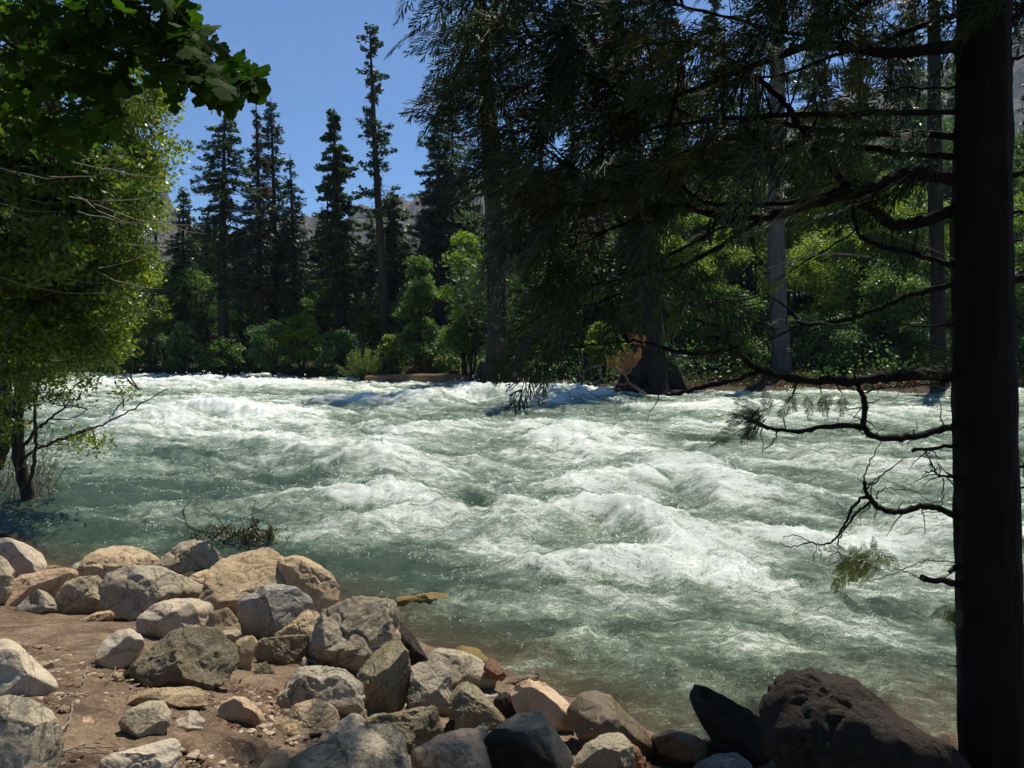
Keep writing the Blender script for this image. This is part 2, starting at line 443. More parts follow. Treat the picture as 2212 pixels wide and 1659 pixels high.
# standing waves read from the photograph: pixel of the foot, half length and half width in metres, height, turn
CREST = [  # polyline along the crest read from the photograph, half width in metres, height, foam
 ([(500, 955), (640, 975), (760, 1000), (880, 1040)], .95, .48, 1.0), ([(250, 945), (350, 915), (450, 895), (600, 905), (700, 930)], 1.4, .55, 1.0),
 ([(100, 845), (400, 832), (700, 838)], 2.2, .35, .8), ([(250, 875), (380, 868), (520, 868)], 1.3, .3, .6), ([(640, 880), (740, 866), (860, 880)], 1.2, .35, .7), ([(905, 880), (1000, 862), (1100, 862), (1180, 868)], 1.2, .65, 1.0),
 ([(1200, 872), (1250, 856), (1330, 866)], .9, .55, .9), ([(1400, 885), (1600, 890), (1700, 880)], 1.1, .35, .6), ([(880, 962), (980, 928), (1100, 922), (1260, 960), (1360, 990)], .95, .4, .95),
 ([(1150, 1000), (1280, 1010), (1400, 1040)], .7, .25, .7), ([(1240, 1085), (1370, 1045), (1480, 1030), (1560, 1068), (1660, 1115)], .58, .55, 1.0), ([(1060, 1165), (1130, 1125), (1250, 1110), (1350, 1128), (1430, 1172), (1490, 1205)], .5, .42, 1.05),
 ([(600, 1085), (720, 1090), (850, 1080), (910, 1102), (945, 1140)], .4, .30, .95), ([(690, 1150), (850, 1165), (1000, 1172), (1110, 1160)], .42, .2, .75), ([(950, 1060), (1050, 1075), (1130, 1090)], .4, .15, .5),
 ([(1060, 1205), (1150, 1240), (1250, 1250), (1400, 1232), (1500, 1262), (1650, 1312), (1800, 1372), (1920, 1410)], .40, .2, 1.0), ([(1340, 1318), (1500, 1362), (1650, 1430), (1850, 1490), (2080, 1560)], .30, .14, .8),
 ([(860, 1335), (1000, 1312), (1150, 1330), (1260, 1365)], .18, .10, .75), ([(1145, 1445), (1180, 1422), (1250, 1402), (1310, 1412)], .15, .15, .9), ([(1250, 1450), (1400, 1440), (1550, 1500)], .18, .06, .55), ([(1700, 1480), (1780, 1470), (1850, 1490)], .15, .12, .7),
 ([(1680, 1000), (1850, 1012), (2080, 1035)], .7, .22, .6), ([(1480, 925), (1700, 912), (1900, 902), (2100, 890)], 1.0, .35, .75), ([(1750, 1185), (1900, 1192), (2080, 1150)], .4, .16, .65), ([(1690, 1295), (1850, 1325), (2050, 1290)], .3, .12, .6),
 ([(180, 1035), (300, 1012), (430, 1022)], .5, .15, .5), ([(100, 1112), (280, 1100), (430, 1112)], .3, .1, .4), ([(330, 1150), (450, 1140), (640, 1180)], .25, .08, .35), ([(1500, 1150), (1700, 1180), (1800, 1230)], .35, .15, .6), ([(1150, 1300), (1350, 1290)], .25, .08, .5)]
bfoam = np.zeros_like(Z)
def on_water(px, py):
    d = 2.6 * F_PX / (py - 735.0); return np.array([(px - 1106) / F_PX * d, d])
for i, (pl, W_, h, fo) in enumerate(CREST):
    W_ *= 1.1
    w1 = fbm2(WX * .55 / W_, WY * .55 / W_, 2, 50 + i) * W_ * .8; w2 = fbm2(WX * .55 / W_, WY * .55 / W_, 2, 90 + i) * W_ * .45
    X_, Y_ = WX + w1, WY + w2
    best = np.full_like(Z, 1e9); side = np.zeros_like(Z); end = np.ones_like(Z)
    pw = [on_water(*p_) for p_ in pl]; tot = sum(np.linalg.norm(b_ - a_) for a_, b_ in zip(pw, pw[1:])); acc = 0
    for a_, b_ in zip(pw, pw[1:]):
        e = b_ - a_; L = np.linalg.norm(e); e = e / L
        tl = (X_ - a_[0]) * e[0] + (Y_ - a_[1]) * e[1]; tc_ = np.clip(tl, 0, L)
        dx = X_ - a_[0] - tc_ * e[0]; dy = Y_ - a_[1] - tc_ * e[1]; q_ = np.hypot(dx, dy)
        k_ = q_ < best
        best = np.where(k_, q_, best); side = np.where(k_, dy, side); pos = (acc + tc_) / tot
        end = np.where(k_, np.minimum(1, .35 + 3 * np.minimum(pos, 1 - pos)), end); acc += L
    wq = W_ * (1.2 + .35 * np.tanh(side / W_ * 1.5))
    vary = .75 + .5 * fbm2(WX / W_ * .4, WY / W_ * .4, 2, 130 + i)
    g = np.exp(-(best / wq) ** 2) * end * vary
    Z += .9 * h * g * (1 + 0.08 * rg2 + 0.15 * sm)
    bfoam = np.maximum(bfoam, fo * np.exp(-(best / (W_ * 1.2)) ** 2) * (.5 + .5 * end))
# smooth tongues of dark water
CALM = [(330, 1050, 2.6, .8), (150, 1080, 2.5, 1.2), (640, 1035, 1.2, .5), (1000, 1105, 1.0, .5), (1250, 878, 1.8, .8), (1700, 1070, 1.3, .5), (1850, 1110, 1.2, .4),
        (850, 1230, 1.4, .35), (800, 1270, 1.2, .3), (1000, 1270, 1.2, .3), (1100, 1380, .9, .3), (1080, 1410, .5, .22), (1350, 1500, .8, .35), (1800, 1330, .8, .25), (1950, 1330, .9, .2),
        (1330, 1200, .5, .2), (200, 1150, 2.0, .6), (430, 1150, 1.5, .5), (1150, 1290, 1.0, .25), (450, 985, 1.6, .6), (1560, 960, 1.5, .6), (1600, 1480, .8, .2), (1130, 1110, .6, .3), (700, 1060, .8, .3), (1430, 1360, .8, .2)]
calm = np.zeros_like(Z)
for i, (px, py, L, W_) in enumerate(CALM):
    d = 2.6 * F_PX / (py - 735.0); cx = (px - 1106) / F_PX * d
    dx = WX - cx + fbm2(WX / W_, WY / W_, 2, 150 + i) * W_ * .6; dy = WY - d
    calm = np.maximum(calm, np.exp(-(dx / L) ** 2 - (dy / W_) ** 2))
st = fbm2(uf * 0.35 + warp * 1.5, vf * 1.1 + warp * 1.4, 5, 61, 0.6)
st2 = fbm2(uf * 1.2 + wb * 1.5, vf * 3.4 + wa * 2.5, 5, 62, 0.62)
foam = 0.45 + 0.42 * st + 0.33 * st2 + 0.30 * wa + 0.18 * (rg - 0.6) + 0.56 * bfoam - 0.5 * calm * (1 - 0.6 * bfoam)
foam = foam * (0.5 + 0.5 * energy) - 0.16 * (1 - energy)
foam += 0.18 * sstep(25, 50, WY) + 0.14 * sstep(12, 8, WY) * sstep(-1.5, 0, WX)
shallow = sstep(1.5, 0.05, sd_) 
rg3 = np.clip(1 - np.abs(fbm2(uf * 2.6 + wb * 1.5, vf * 4.6 + wa * 1.5, 3, 37)) * 3.0, 0, 1) ** 2
Z = Z + np.clip(foam - .45, 0, .8) * (0.11 * rg3 + 0.05 * fbm2(uf * 9, vf * 11, 3, 38)) * (1 + sstep(12, 40, WY))
foam = foam + 0.16 * (rg3 - .35) + .22 * np.exp(-(sd_ / .16) ** 2)
Z = Z * sstep(-0.5, 1.0, sd_ + 0.4) - 0.02
dYr = np.gradient(dist)[:, None]
for _ in range(60):      # let the steepest faces slump
    sl = np.abs(np.gradient(Z, axis=0) / dYr); w_s = sstep(0.35, 0.8, sl)
    Zs = Z.copy(); Zs[2:-2] = (Z[:-4] + Z[1:-3] + Z[2:-2] + Z[3:-1] + Z[4:]) / 5
    w_s[2:-2] = np.maximum.reduce([w_s[:-4], w_s[1:-3], w_s[2:-2], w_s[3:-1], w_s[4:]])
    Z = Z * (1 - w_s) + Zs * w_s
wf = grid_faces(NR, NC)

m, t, o = new_mat('rapids_water')
af = nd(t, 'ShaderNodeAttribute', attribute_name='foam'); ash = nd(t, 'ShaderNodeAttribute', attribute_name='shallow')
tc = nd(t, 'ShaderNodeTexCoord')
mp = nd(t, 'ShaderNodeMapping'); mp.inputs['Rotation'].default_value = (0, 0, -FL); mp.inputs['Scale'].default_value = (0.42, 1.0, 1.0)
nW = nd(t, 'ShaderNodeTexNoise', inp={'Scale': 0.8, 'Detail': 3.0}); t.links.new(tc.outputs['Object'], nW.inputs['Vector'])
vm = nd(t, 'ShaderNodeVectorMath', operation='MULTIPLY_ADD'); vm.inputs[1].default_value = (0.9, 0.9, 0); t.links.new(nW.outputs['Color'], vm.inputs[0]); t.links.new(tc.outputs['Object'], vm.inputs[2])
t.links.new(vm.outputs[0], mp.inputs[0]); v = mp.outputs[0]
nA = noise(t, v, 2.8, 9, 0.72, 0.15); nB = noise(t, v, 17, 7, 0.8, 0.1)
mp2 = nd(t, 'ShaderNodeMapping'); mp2.inputs['Scale'].default_value = (0.8, 1.0, 1.0); t.links.new(vm.outputs[0], mp2.inputs[0]); nC = noise(t, mp2.outputs[0], 62, 3, 0.8)
f = math_(t, 'ADD', af.outputs['Fac'], math_(t, 'MULTIPLY', math_(t, 'SUBTRACT', nA, 0.5), 1.5))
f = math_(t, 'ADD', f, math_(t, 'MULTIPLY', math_(t, 'SUBTRACT', nB, 0.5), 1.7))
f = math_(t, 'ADD', f, math_(t, 'MULTIPLY', math_(t, 'SUBTRACT', nC, 0.5), 1.3))
sh_ = ash.outputs['Fac']
deep = mixc(t, sh_, (0.054, 0.090, 0.052), (0.085, 0.066, 0.030))
aer = mixc(t, sh_, (0.195, 0.262, 0.175), (0.17, 0.16, 0.09))
c1 = mixc(t, ramp(t, f, [(0.05, 0.0), (0.45, 1.0)]), deep, aer)
c1 = mixc(t, ramp(t, f, [(0.40, 0.0), (0.80, 1.0)]), c1, (0.42, 0.50, 0.37))
fm = ramp(t, math_(t, 'MULTIPLY', f, 0.7), [(0.44, 0.0), (0.70, 0.72), (0.95, 1.0)])
c2 = mixc(t, fm, c1, (0.90, 0.92, 0.85))
p = nd(t, 'ShaderNodeBsdfPrincipled', inp={'IOR': 1.33, 'Specular IOR Level': 0.5})
t.links.new(c2, p.inputs['Base Color'])
t.links.new(math_(t, 'ADD', math_(t, 'MULTIPLY', fm, 0.5), 0.14), p.inputs['Roughness'])
t.links.new(math_(t, 'MULTIPLY', fm, 0.6), p.inputs['Subsurface Weight']); p.inputs['Subsurface Radius'].default_value = (0.22, 0.28, 0.20); p.inputs['Subsurface Scale'].default_value = 1.0; p.subsurface_method = 'BURLEY'
b = bump(t, nA, 0.5, 0.12); b = bump(t, nB, 0.85, 0.05, b); b = bump(t, nC, 0.8, 0.016, b)
t.links.new(b, p.inputs['Normal']); t.links.new(p.outputs[0], o.inputs[0])
water = mesh_obj('river', np.stack([WX, WY, Z], -1).reshape(-1, 3), wf, m, None, True, {'foam': foam.ravel(), 'shallow': shallow.ravel()})
struct(water)

def water_z(x, y):
    j = int(np.clip(np.searchsorted(dist, y), 0, NR - 1)); s_ = x / (y + 1.5)
    i = int(np.clip(round((s_ + 1.05) / 2.1 * (NC - 1)), 0, NC - 1))
    return float(Z[j, i])

# spray thrown up off the breaking crests
r = rngs(77); P = []
jj = r.integers(40, NR - 40, 140000); ii = r.integers(20, NC - 20, 140000)
ok = (foam[jj, ii] > 0.95) & (bfoam[jj, ii] > .55) & (r.random(140000) < 0.8)
jj, ii = jj[ok], ii[ok]
base = np.stack([WX[jj, ii], WY[jj, ii], Z[jj, ii]], -1)
n = len(base); h = r.exponential(0.075, n) * (0.7 + bfoam[jj, ii])
pts = base + np.stack([r.normal(0, .05, n), r.normal(0, .05, n), h], -1)
sz = (0.006 + 0.012 * r.random(n) ** 2) * (0.6 + base[:, 1] / 18)
tet = np.array([[1, 1, 1], [1, -1, -1], [-1, 1, -1], [-1, -1, 1]]) * 0.6
# white flecks over the whole surface, standing in for sun glints
nn_ = 190000; jj = (NR * r.random(nn_) ** 1.15).astype(int); ii = r.integers(0, NC, nn_)
gl = fbm2(WX[jj, ii] * 2.2, WY[jj, ii] * 2.2, 3, 140)
ok = (r.random(nn_) < np.clip(.25 + gl * 1.3, .02, 1) * energy[jj, ii] ** .5) & (sd_[jj, ii] > .15) & (foam[jj, ii] > .0)
jj, ii = jj[ok], ii[ok]; k2 = len(jj)
p2 = np.stack([WX[jj, ii], WY[jj, ii], Z[jj, ii]], -1) + np.stack([r.normal(0, .01, k2), r.normal(0, .01, k2), r.uniform(.003, .02, k2)], -1)
pts = np.concatenate([pts, p2]); sz = np.concatenate([sz, (.0042 + .0062 * r.random(k2) ** 2) * (.35 + p2[:, 1] / 11)]); n = len(pts)
V = (pts[:, None] + tet[None] * sz[:, None, None]).reshape(-1, 3)
T = (np.arange(n)[:, None, None] * 4 + np.array([[0, 1, 2], [0, 3, 1], [0, 2, 3], [1, 3, 2]])[None]).reshape(-1, 3)
m, t, o = new_mat('spray_glint_white')
p = nd(t, 'ShaderNodeBsdfPrincipled', inp={'Base Color': (0.8, 0.84, 0.82, 1), 'Roughness': 0.25})
t.links.new(p.outputs[0], o.inputs[0])
struct(mesh_obj('spray', V, T, m), 'stuff', 'white spray off the breaking crests, with white flecks added as sun glints on the water')

# ------------------------------------------------------------------ rocks
def ico(sub):
    import bmesh
    bm = bmesh.new(); bmesh.ops.create_icosphere(bm, subdivisions=sub, radius=1)
    V = np.array([v.co[:] for v in bm.verts]); Fc = np.array([[v.index for v in f.verts] for f in bm.faces]); bm.free()
    return unit(V), Fc
ICO = {4: ico(4), 5: ico(5), 6: ico(6)}

def outline_radius(poly):
    """closed polygon (n,2) about its centroid -> radius for 360 directions"""
    th = np.arange(360) * math.pi / 180
    dx, dy = np.cos(th), np.sin(th)
    R = np.zeros(360)
    n = len(poly)
    for i in range(n):
        a = poly[i]; e = poly[(i + 1) % n] - a
        den = dx * e[1] - dy * e[0]
        with np.errstate(all='ignore'):
            tt = (a[0] * e[1] - a[1] * e[0]) / den
            uu = (a[0] * dy - a[1] * dx) / den
        okk = (np.abs(den) > 1e-9) & (tt > 0) & (uu >= -1e-6) & (uu <= 1 + 1e-6)
        R = np.where(okk, np.maximum(R, tt), R)
    k = 5
    ker = np.ones(k) / k
    Rp = np.concatenate([R[-k:], R, R[:k]])
    return np.convolve(Rp, ker, 'same')[k:-k]

def ground_hit(px, py, lift=0.0):
    d = 2.4
    while d < 80:
        p = at(px, py, d)
        g = max(float(ground_h(p[0], p[1])), -0.15) + lift
        if p[2] <= g: return d
        d += 0.02 + d * 0.002
    return d

def rock(pts, mat, label, seed, crop='A', facets=7, rough=1.0, thick=0.8, lift=0.0, d=None, group=None, name='boulder', cat='rock', flat=None, sink=5, shrink=1.05, soft=1.0):
    k, ox, oy = {'A': (.3334, 0, 1106), 'B': (.3334, 531, 1106), 'C': (.44, 1239, 1106), 'P': (1, 0, 0)}[crop]
    P = np.array(pts, float) * k + np.array([ox, oy])
    P = P.mean(0) + (P - P.mean(0)) * shrink
    yb = P[:, 1].max(); xb = (P[:, 0].min() + P[:, 0].max()) / 2
    if d is None: d = ground_hit(xb, min(yb - sink, 1900), lift)
    c2 = (P.min(0) + P.max(0)) / 2
    W_ = (P[:, 0].max() - P[:, 0].min()) / F_PX * d; H_ = (P[:, 1].max() - P[:, 1].min()) / F_PX * d
    T_ = thick * 0.5 * min(W_, H_ * 1.5)
    dc = d + T_ * 0.75
    cw = at(c2[0], c2[1], dc)
    wv = -ray(c2[0], c2[1]); uv = unit(np.cross(np.array([0, 0, 1.0]), wv)); vv = np.cross(wv, uv)
    scale = np.linalg.norm(cw - EYE) / F_PX * np.dot(ray(c2[0], c2[1]), ray(1106, 829.5))
    poly = np.stack([(P[:, 0] - c2[0]), -(P[:, 1] - c2[1])], -1) * scale
    cen = poly.mean(0); poly = poly - cen
    R = outline_radius(poly)
    sub = 6 if max(W_, H_) * F_PX / d > 110 else 5
    S, Fc = ICO[sub]
    S = S.copy()
    rr = np.hypot(S[:, 0], S[:, 1]); th = (np.degrees(np.arctan2(S[:, 1], S[:, 0])) % 360)
    i0 = np.floor(th).astype(int) % 360; fr = th - np.floor(th)
    Rt = R[i0] * (1 - fr) + R[(i0 + 1) % 360] * fr
    pw = 2.5
    nrm = (rr ** pw + np.abs(S[:, 2]) ** pw) ** (1 / pw)
    rr2, cc = rr / nrm, S[:, 2] / nrm
    dirx = S[:, 0] / (rr + 1e-9); diry = S[:, 1] / (rr + 1e-9)
    L = np.stack([dirx * rr2 * Rt, diry * rr2 * Rt, cc * T_], -1)
    r = rngs(seed)
    for q in range(facets + 11):
        n = r.normal(size=3); n[2] = abs(n[2]) * 1.0 + 0.25
        if q >= facets + 3: n[2] *= -1
        n[1] += 0.25
        n /= np.linalg.norm(n)
        dp = L @ n; mx = dp.max(); lim = mx * r.uniform(0.56, 0.84)
        L = L - (np.maximum(dp - lim, 0) * 0.93 * soft)[:, None] * n[None]
    th2 = (np.degrees(np.arctan2(L[:, 1], L[:, 0])) % 360); ti = (th2 / 4).astype(int) % 90
    pr = np.hypot(L[:, 0], L[:, 1]); mxr = np.zeros(90); np.maximum.at(mxr, ti, pr)
    tgt = R[(np.arange(90) * 4 + 2) % 360]
    g = np.clip(tgt / np.maximum(mxr, 1e-3), 0.8, 1.6); g = (np.roll(g, 1) + 2 * g + np.roll(g, -1)) / 4
    fi = th2 / 4 - 0.5; f0 = np.floor(fi).astype(int); ff = fi - f0
    gg = g[f0 % 90] * (1 - ff) + g[(f0 + 1) % 90] * ff
    L[:, 0] *= gg; L[:, 1] *= gg
    size = (W_ + H_) / 2
    off = r.random(3) * 50
    nd_ = unit(L / np.array([max(W_, .01), max(H_, .01), max(T_ * 2, .01)])[None] ** 2)
    q = L / size + off
    disp = 0.035 * fbm3(q * 2.3, 4, 3) + 0.018 * rough * fbm3(q * 7, 4, 5)
    cr = 1 - np.abs(fbm3(q * 3.0 + 5, 3, 9)) * 9
    disp -= 0.022 * rough * np.clip(cr, 0, 1) ** 2
    if sub == 6: disp += 0.010 * rough * fbm3(q * 22, 3, 7)
    L = L + nd_ * (disp * size)[:, None]
    L[:, 0] += cen[0]; L[:, 1] += cen[1]
    Wd = L[:, :1] * uv + L[:, 1:2] * vv + L[:, 2:3] * wv
    ob = mesh_obj(name, Wd, Fc, M[mat], None, True)
    ob.location = tuple(cw)
    tag(ob, label, cat, group)
    return ob

ROCKS = [
 # crop, material, outline, label, options
 ('A', 'dark', [(-60,170),(20,128),(110,135),(200,210),(290,280),(305,320),(270,355),(180,360),(60,300),(-60,300)], 'dark wet boulder at the water edge behind the left pale boulder', {}),
 ('A', 'tan', [(-90,125),(0,122),(60,145),(120,190),(120,260),(0,300),(-90,300)], 'brown rounded boulder cut by the left edge of the picture beside the water', {}),
 ('A', 'pale', [(-90,190),(0,172),(60,170),(150,215),(240,290),(275,370),(262,400),(150,450),(40,480),(-90,480)], 'large smooth pale tan boulder at the far left above the flat orange one', {'facets':5,'rough':.6}),
 ('A', 'grey', [(-90,280),(0,290),(40,330),(80,400),(70,520),(40,600),(-90,620)], 'grey shaded boulder at the left edge beside the flat orange rock', {}),
 ('A', 'orange', [(60,440),(150,398),(280,390),(400,390),(470,425),(460,520),(380,610),(180,615),(60,618),(45,560)], 'flat topped orange tan rock behind the small white pointed rock', {'facets':4,'rough':.6}),
 ('A', 'white', [(125,600),(190,540),(250,505),(300,530),(360,610),(405,665),(360,688),(200,668),(120,672)], 'small white pointed rock resting on the soil at the left', {'facets':8,'rough':.8}),
 ('A', 'tan', [(275,375),(310,338),(390,352),(445,375),(440,415),(290,415)], 'low tan rock at the water edge beside the dark wet boulder', {}),
 ('A', 'white', [(440,385),(490,330),(560,318),(575,370),(540,430),(450,430)], 'small pale rock peeping out left of the tall tan boulder', {}),
 ('A', 'grey', [(355,610),(400,510),(440,440),(520,420),(620,430),(690,510),(710,600),(745,650),(600,670),(410,680),(370,640)], 'grey brown pitted boulder right of the small white pointed rock', {'facets':9,'rough':1.5}),
 ('A', 'tan', [(500,430),(570,290),(640,235),(720,220),(850,235),(950,290),(1015,350),(1000,430),(900,520),(700,530),(560,500)], 'tan round topped boulder behind the angular dark faced block', {'facets':6}),
 ('A', 'grey', [(1015,350),(1080,270),(1170,200),(1260,185),(1330,215),(1400,270),(1425,320),(1390,400),(1240,450),(1120,445),(1020,400)], 'grey domed boulder highest against the water at the left', {'facets':6,'rough':1.2}),
 ('A', 'grey', [(672,450),(740,370),(850,332),(900,338),(1020,370),(1180,450),(1312,520),(1312,590),(1250,605),(1050,625),(930,670),(895,705),(760,640),(695,560)], 'big angular block with sloping lit top and dark left face', {'facets':8,'rough':1.3,'thick':1.0}),
 ('A', 'tan', [(1800,300),(1940,278),(2050,330),(2150,420),(2188,510),(2178,600),(2090,665),(1960,660),(1900,600),(1850,450)], 'rounded tan boulder with thin cracks nearest the open water', {'facets':6,'rough':1.1}),
 ('A', 'tan', [(1310,590),(1350,460),(1380,370),(1440,300),(1560,272),(1700,250),(1760,265),(1880,370),(1905,430),(1950,530),(1800,620),(1530,680),(1400,660)], 'largest tan boulder of the pile behind the blue grey one', {'facets':7,'rough':1.2,'thick':.9}),
 ('A', 'orange', [(1210,440),(1250,400),(1330,375),(1390,395),(1395,440),(1300,478),(1230,470)], 'small orange rock wedged left of the largest tan boulder', {'lift':.16}),
 ('A', 'tan', [(1330,740),(1370,660),(1440,612),(1500,650),(1540,720),(1555,800),(1500,860),(1440,850),(1370,800)], 'brown rock squeezed between the smooth pale boulder and the blue grey one', {'facets':5}),
 ('A', 'blue', [(1528,630),(1580,560),(1690,490),(1750,470),(1900,500),(2000,580),(2012,625),(1960,680),(1800,790),(1700,840),(1570,810),(1540,710)], 'speckled blue grey granite boulder with a rounded back', {'facets':6,'rough':.8}),
 ('A', 'pale', [(888,720),(920,650),(1000,590),(1130,570),(1260,580),(1350,620),(1372,670),(1345,740),(1200,800),(1060,845),(960,800),(900,760)], 'smooth pale rounded boulder below the angular block', {'facets':5,'rough':.5}),
 ('A', 'tan', [(1760,800),(1850,710),(1990,640),(2060,670),(2110,760),(2060,840),(1850,840)], 'tan rough rock leaning behind the dark wedge shaped rock', {'facets':6,'rough':1.3}),
 ('A', 'coarse', [(880,980),(980,880),(1100,800),(1200,762),(1380,780),(1450,830),(1518,920),(1518,1050),(1440,1140),(1300,1185),(1100,1150),(960,1120),(930,1050)], 'big coarse grey brown boulder sitting on the soil', {'facets':8,'rough':1.7,'thick':.9}),
 ('A', 'pale', [(630,930),(680,830),(760,775),(840,770),(900,815),(920,880),(890,950),(820,1020),(730,1045),(670,1020)], 'egg shaped grey boulder standing on the soil', {'facets':4,'rough':.5}),
 ('A', 'tan', [(1522,860),(1570,806),(1640,812),(1670,850),(1640,930),(1620,1030),(1560,1030),(1525,950)], 'small upright tan rock beside the coarse boulder', {'facets':6}),
 ('A', 'coarse', [(1640,880),(1700,810),(1850,812),(2005,818),(2012,860),(1985,965),(1900,1010),(1780,1012),(1680,950)], 'dark wedge shaped rock with a flat top beside the cracked block', {'facets':6,'rough':1.4}),
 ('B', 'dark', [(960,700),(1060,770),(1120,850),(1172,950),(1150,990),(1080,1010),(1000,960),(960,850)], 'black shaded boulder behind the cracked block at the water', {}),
 ('B', 'grey', [(415,910),(430,800),(470,690),(520,620),(680,572),(760,568),(940,588),(968,620),(982,720),(985,860),(900,960),(780,1050),(720,1070),(600,1015),(430,985)], 'big cracked block with a flat top near the middle of the pile', {'facets':9,'rough':1.6,'thick':.9}),
 ('B', 'white', [(232,1150),(280,1070),(340,1005),(430,998),(560,1020),(680,1060),(748,1140),(765,1230),(735,1320),(660,1350),(560,1340),(420,1300),(300,1290),(235,1270)], 'white speckled granite boulder below the cracked block', {'facets':6,'rough':1.1}),
 ('B', 'coarse', [(728,1060),(780,940),(860,850),(920,832),(1000,860),(1052,930),(1072,1050),(1050,1190),(1000,1300),(930,1325),(810,1300),(760,1200),(738,1110)], 'upright oval boulder leaning on the cracked block', {'facets':5,'rough':1.2}),
 ('B', 'grey', [(1180,975),(1210,910),(1260,882),(1400,910),(1500,950),(1580,1020),(1615,1090),(1600,1160),(1530,1175),(1400,1180),(1260,1120)], 'smooth pale grey boulder with a dark lower half at the water', {'facets':5,'rough':.5}),
 ('B', 'white', [(1050,1180),(1075,1010),(1150,978),(1230,962),(1290,1000),(1332,1060),(1332,1150),(1325,1250),(1320,1330),(1200,1330),(1040,1300)], 'pale blocky boulder right of the upright oval one', {'facets':7}),
 ('B', 'red', [(1525,980),(1590,952),(1650,985),(1692,1060),(1660,1090),(1600,1080),(1550,1040)], 'small wet red brown rock where the water pours past', {'sink':0,'lift':.1}),
 ('B', 'moss', [(1350,890),(1400,868),(1500,890),(1570,950),(1600,1010),(1500,1010),(1400,960)], 'yellow mossy rock half under the water behind the smooth grey boulder', {'sink':0,'lift':.1,'name':'mossy_rock'}),
 ('B', 'coarse', [(1315,1300),(1330,1180),(1370,1128),(1430,1108),(1500,1150),(1600,1260),(1688,1360),(1620,1430),(1500,1440),(1380,1430),(1330,1370)], 'dark grey rock with a sloping right side left of the orange boulder', {'facets':7,'rough':1.3}),
 ('B', 'wet', [(1655,1115),(1760,1070),(1890,1046),(1918,1080),(1900,1120),(1760,1130)], 'thin flat wet brown rock above the orange boulder', {'sink':0}),
 ('B', 'dark', [(1605,1240),(1640,1168),(1720,1178),(1750,1270),(1740,1350),(1660,1360),(1610,1300)], 'small dark rock tucked against the left of the orange boulder', {}),
 ('B', 'orange', [(1708,1165),(1760,1120),(1830,1098),(1940,1120),(2040,1160),(2095,1220),(2132,1320),(2115,1410),(2040,1425),(1900,1350),(1760,1300),(1725,1230)], 'bright orange boulder with a flat lit top at the water edge', {'facets':8,'rough':.8}),
 ('B', 'tan', [(198,1380),(230,1300),(330,1240),(450,1226),(540,1260),(580,1310),(605,1360),(520,1420),(400,1460),(330,1480),(230,1460)], 'rounded tan boulder below the white speckled one', {'facets':5,'rough':.8}),
 ('B', 'tan', [(342,1335),(380,1313),(500,1338),(512,1370),(465,1435),(370,1450),(345,1400)], 'small blocky tan stone leaning on the rounded tan boulder', {'facets':8}),
 ('B', 'grey', [(340,1465),(380,1430),(412,1440),(405,1468),(360,1485)], 'small grey cobble in front of the small blocky stone', {'name':'cobble','cat':'stone'}),
 ('B', 'pale', [(395,1510),(470,1440),(600,1370),(700,1316),(758,1360),(775,1420),(720,1470),(560,1510),(420,1560)], 'low pale sloping slab behind the shaded boulder at the bottom', {'facets':5,'rough':.7}),
 ('B', 'coarse', [(748,1350),(800,1308),(950,1308),(1050,1300),(1150,1283),(1270,1300),(1332,1360),(1352,1410),(1240,1500),(1040,1580),(900,1560),(790,1440)], 'wide slab of brown rock with a ragged top edge', {'facets':6,'rough':1.4,'thick':.7}),
 ('B', 'tan', [(1610,1430),(1680,1363),(1760,1323),(1900,1320),(1960,1360),(2020,1440),(2090,1530),(2115,1590),(2080,1660),(1960,1700),(1800,1640),(1680,1500)], 'smooth tan domed boulder right of the black shaded one', {'facets':4,'rough':.6}),
 ('B', 'pale', [(1478,1410),(1510,1388),(1570,1398),(1570,1440),(1490,1448)], 'small pale cobble on top of the shadow dappled slab', {'name':'cobble','cat':'stone','lift':.1}),
 ('B', 'orange', [(1030,1600),(1100,1540),(1250,1460),(1400,1428),(1560,1442),(1640,1520),(1600,1660),(1500,1800),(1050,1800),(1035,1660)], 'smooth orange tan slab dappled with leaf shadow at the bottom', {'facets':4,'rough':.5}),
 ('B', 'grey', [(270,1650),(310,1580),(400,1530),(560,1480),(750,1420),(860,1410),(960,1440),(1012,1500),(1028,1580),(1050,1720),(900,1900),(400,1900),(280,1760)], 'long grey boulder half in shade at the bottom edge', {'facets':6,'rough':1.0}),
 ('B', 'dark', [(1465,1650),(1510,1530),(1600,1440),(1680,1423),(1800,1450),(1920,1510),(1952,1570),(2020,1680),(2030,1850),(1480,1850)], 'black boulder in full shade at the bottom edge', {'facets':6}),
 ('B', 'orange', [(80,1650),(160,1570),(220,1553),(270,1590),(285,1700),(260,1780),(100,1780)], 'pinkish tan rock at the bottom edge left of the long shaded boulder', {'facets':6,'rough':.6}),
 ('A', 'pale', [(-90,830),(0,818),(70,825),(130,870),(210,980),(300,1090),(337,1160),(320,1200),(200,1210),(60,1200),(-90,1200)], 'large smooth cream boulder at the left edge on the bare soil', {'facets':5,'rough':.5}),
 ('A', 'grey', [(-90,1200),(0,1190),(90,1193),(200,1240),(300,1330),(350,1430),(378,1540),(345,1650),(260,1760),(-90,1800)], 'grey green boulder in the lower left corner with dappled shade', {'facets':4,'rough':.6}),
 ('A', 'tan', [(818,1220),(870,1160),(950,1128),(1150,1150),(1280,1180),(1328,1240),(1310,1305),(1180,1305),(1050,1280),(900,1250)], 'low flat tan rock in front of the coarse boulder', {'facets':6,'rough':.8}),
 ('A', 'grey', [(788,1340),(840,1270),(960,1238),(1050,1250),(1087,1320),(1087,1400),(1040,1460),(940,1480),(850,1440),(800,1380)], 'squarish grey stone half sunk in the soil', {'facets':7,'rough':.8}),
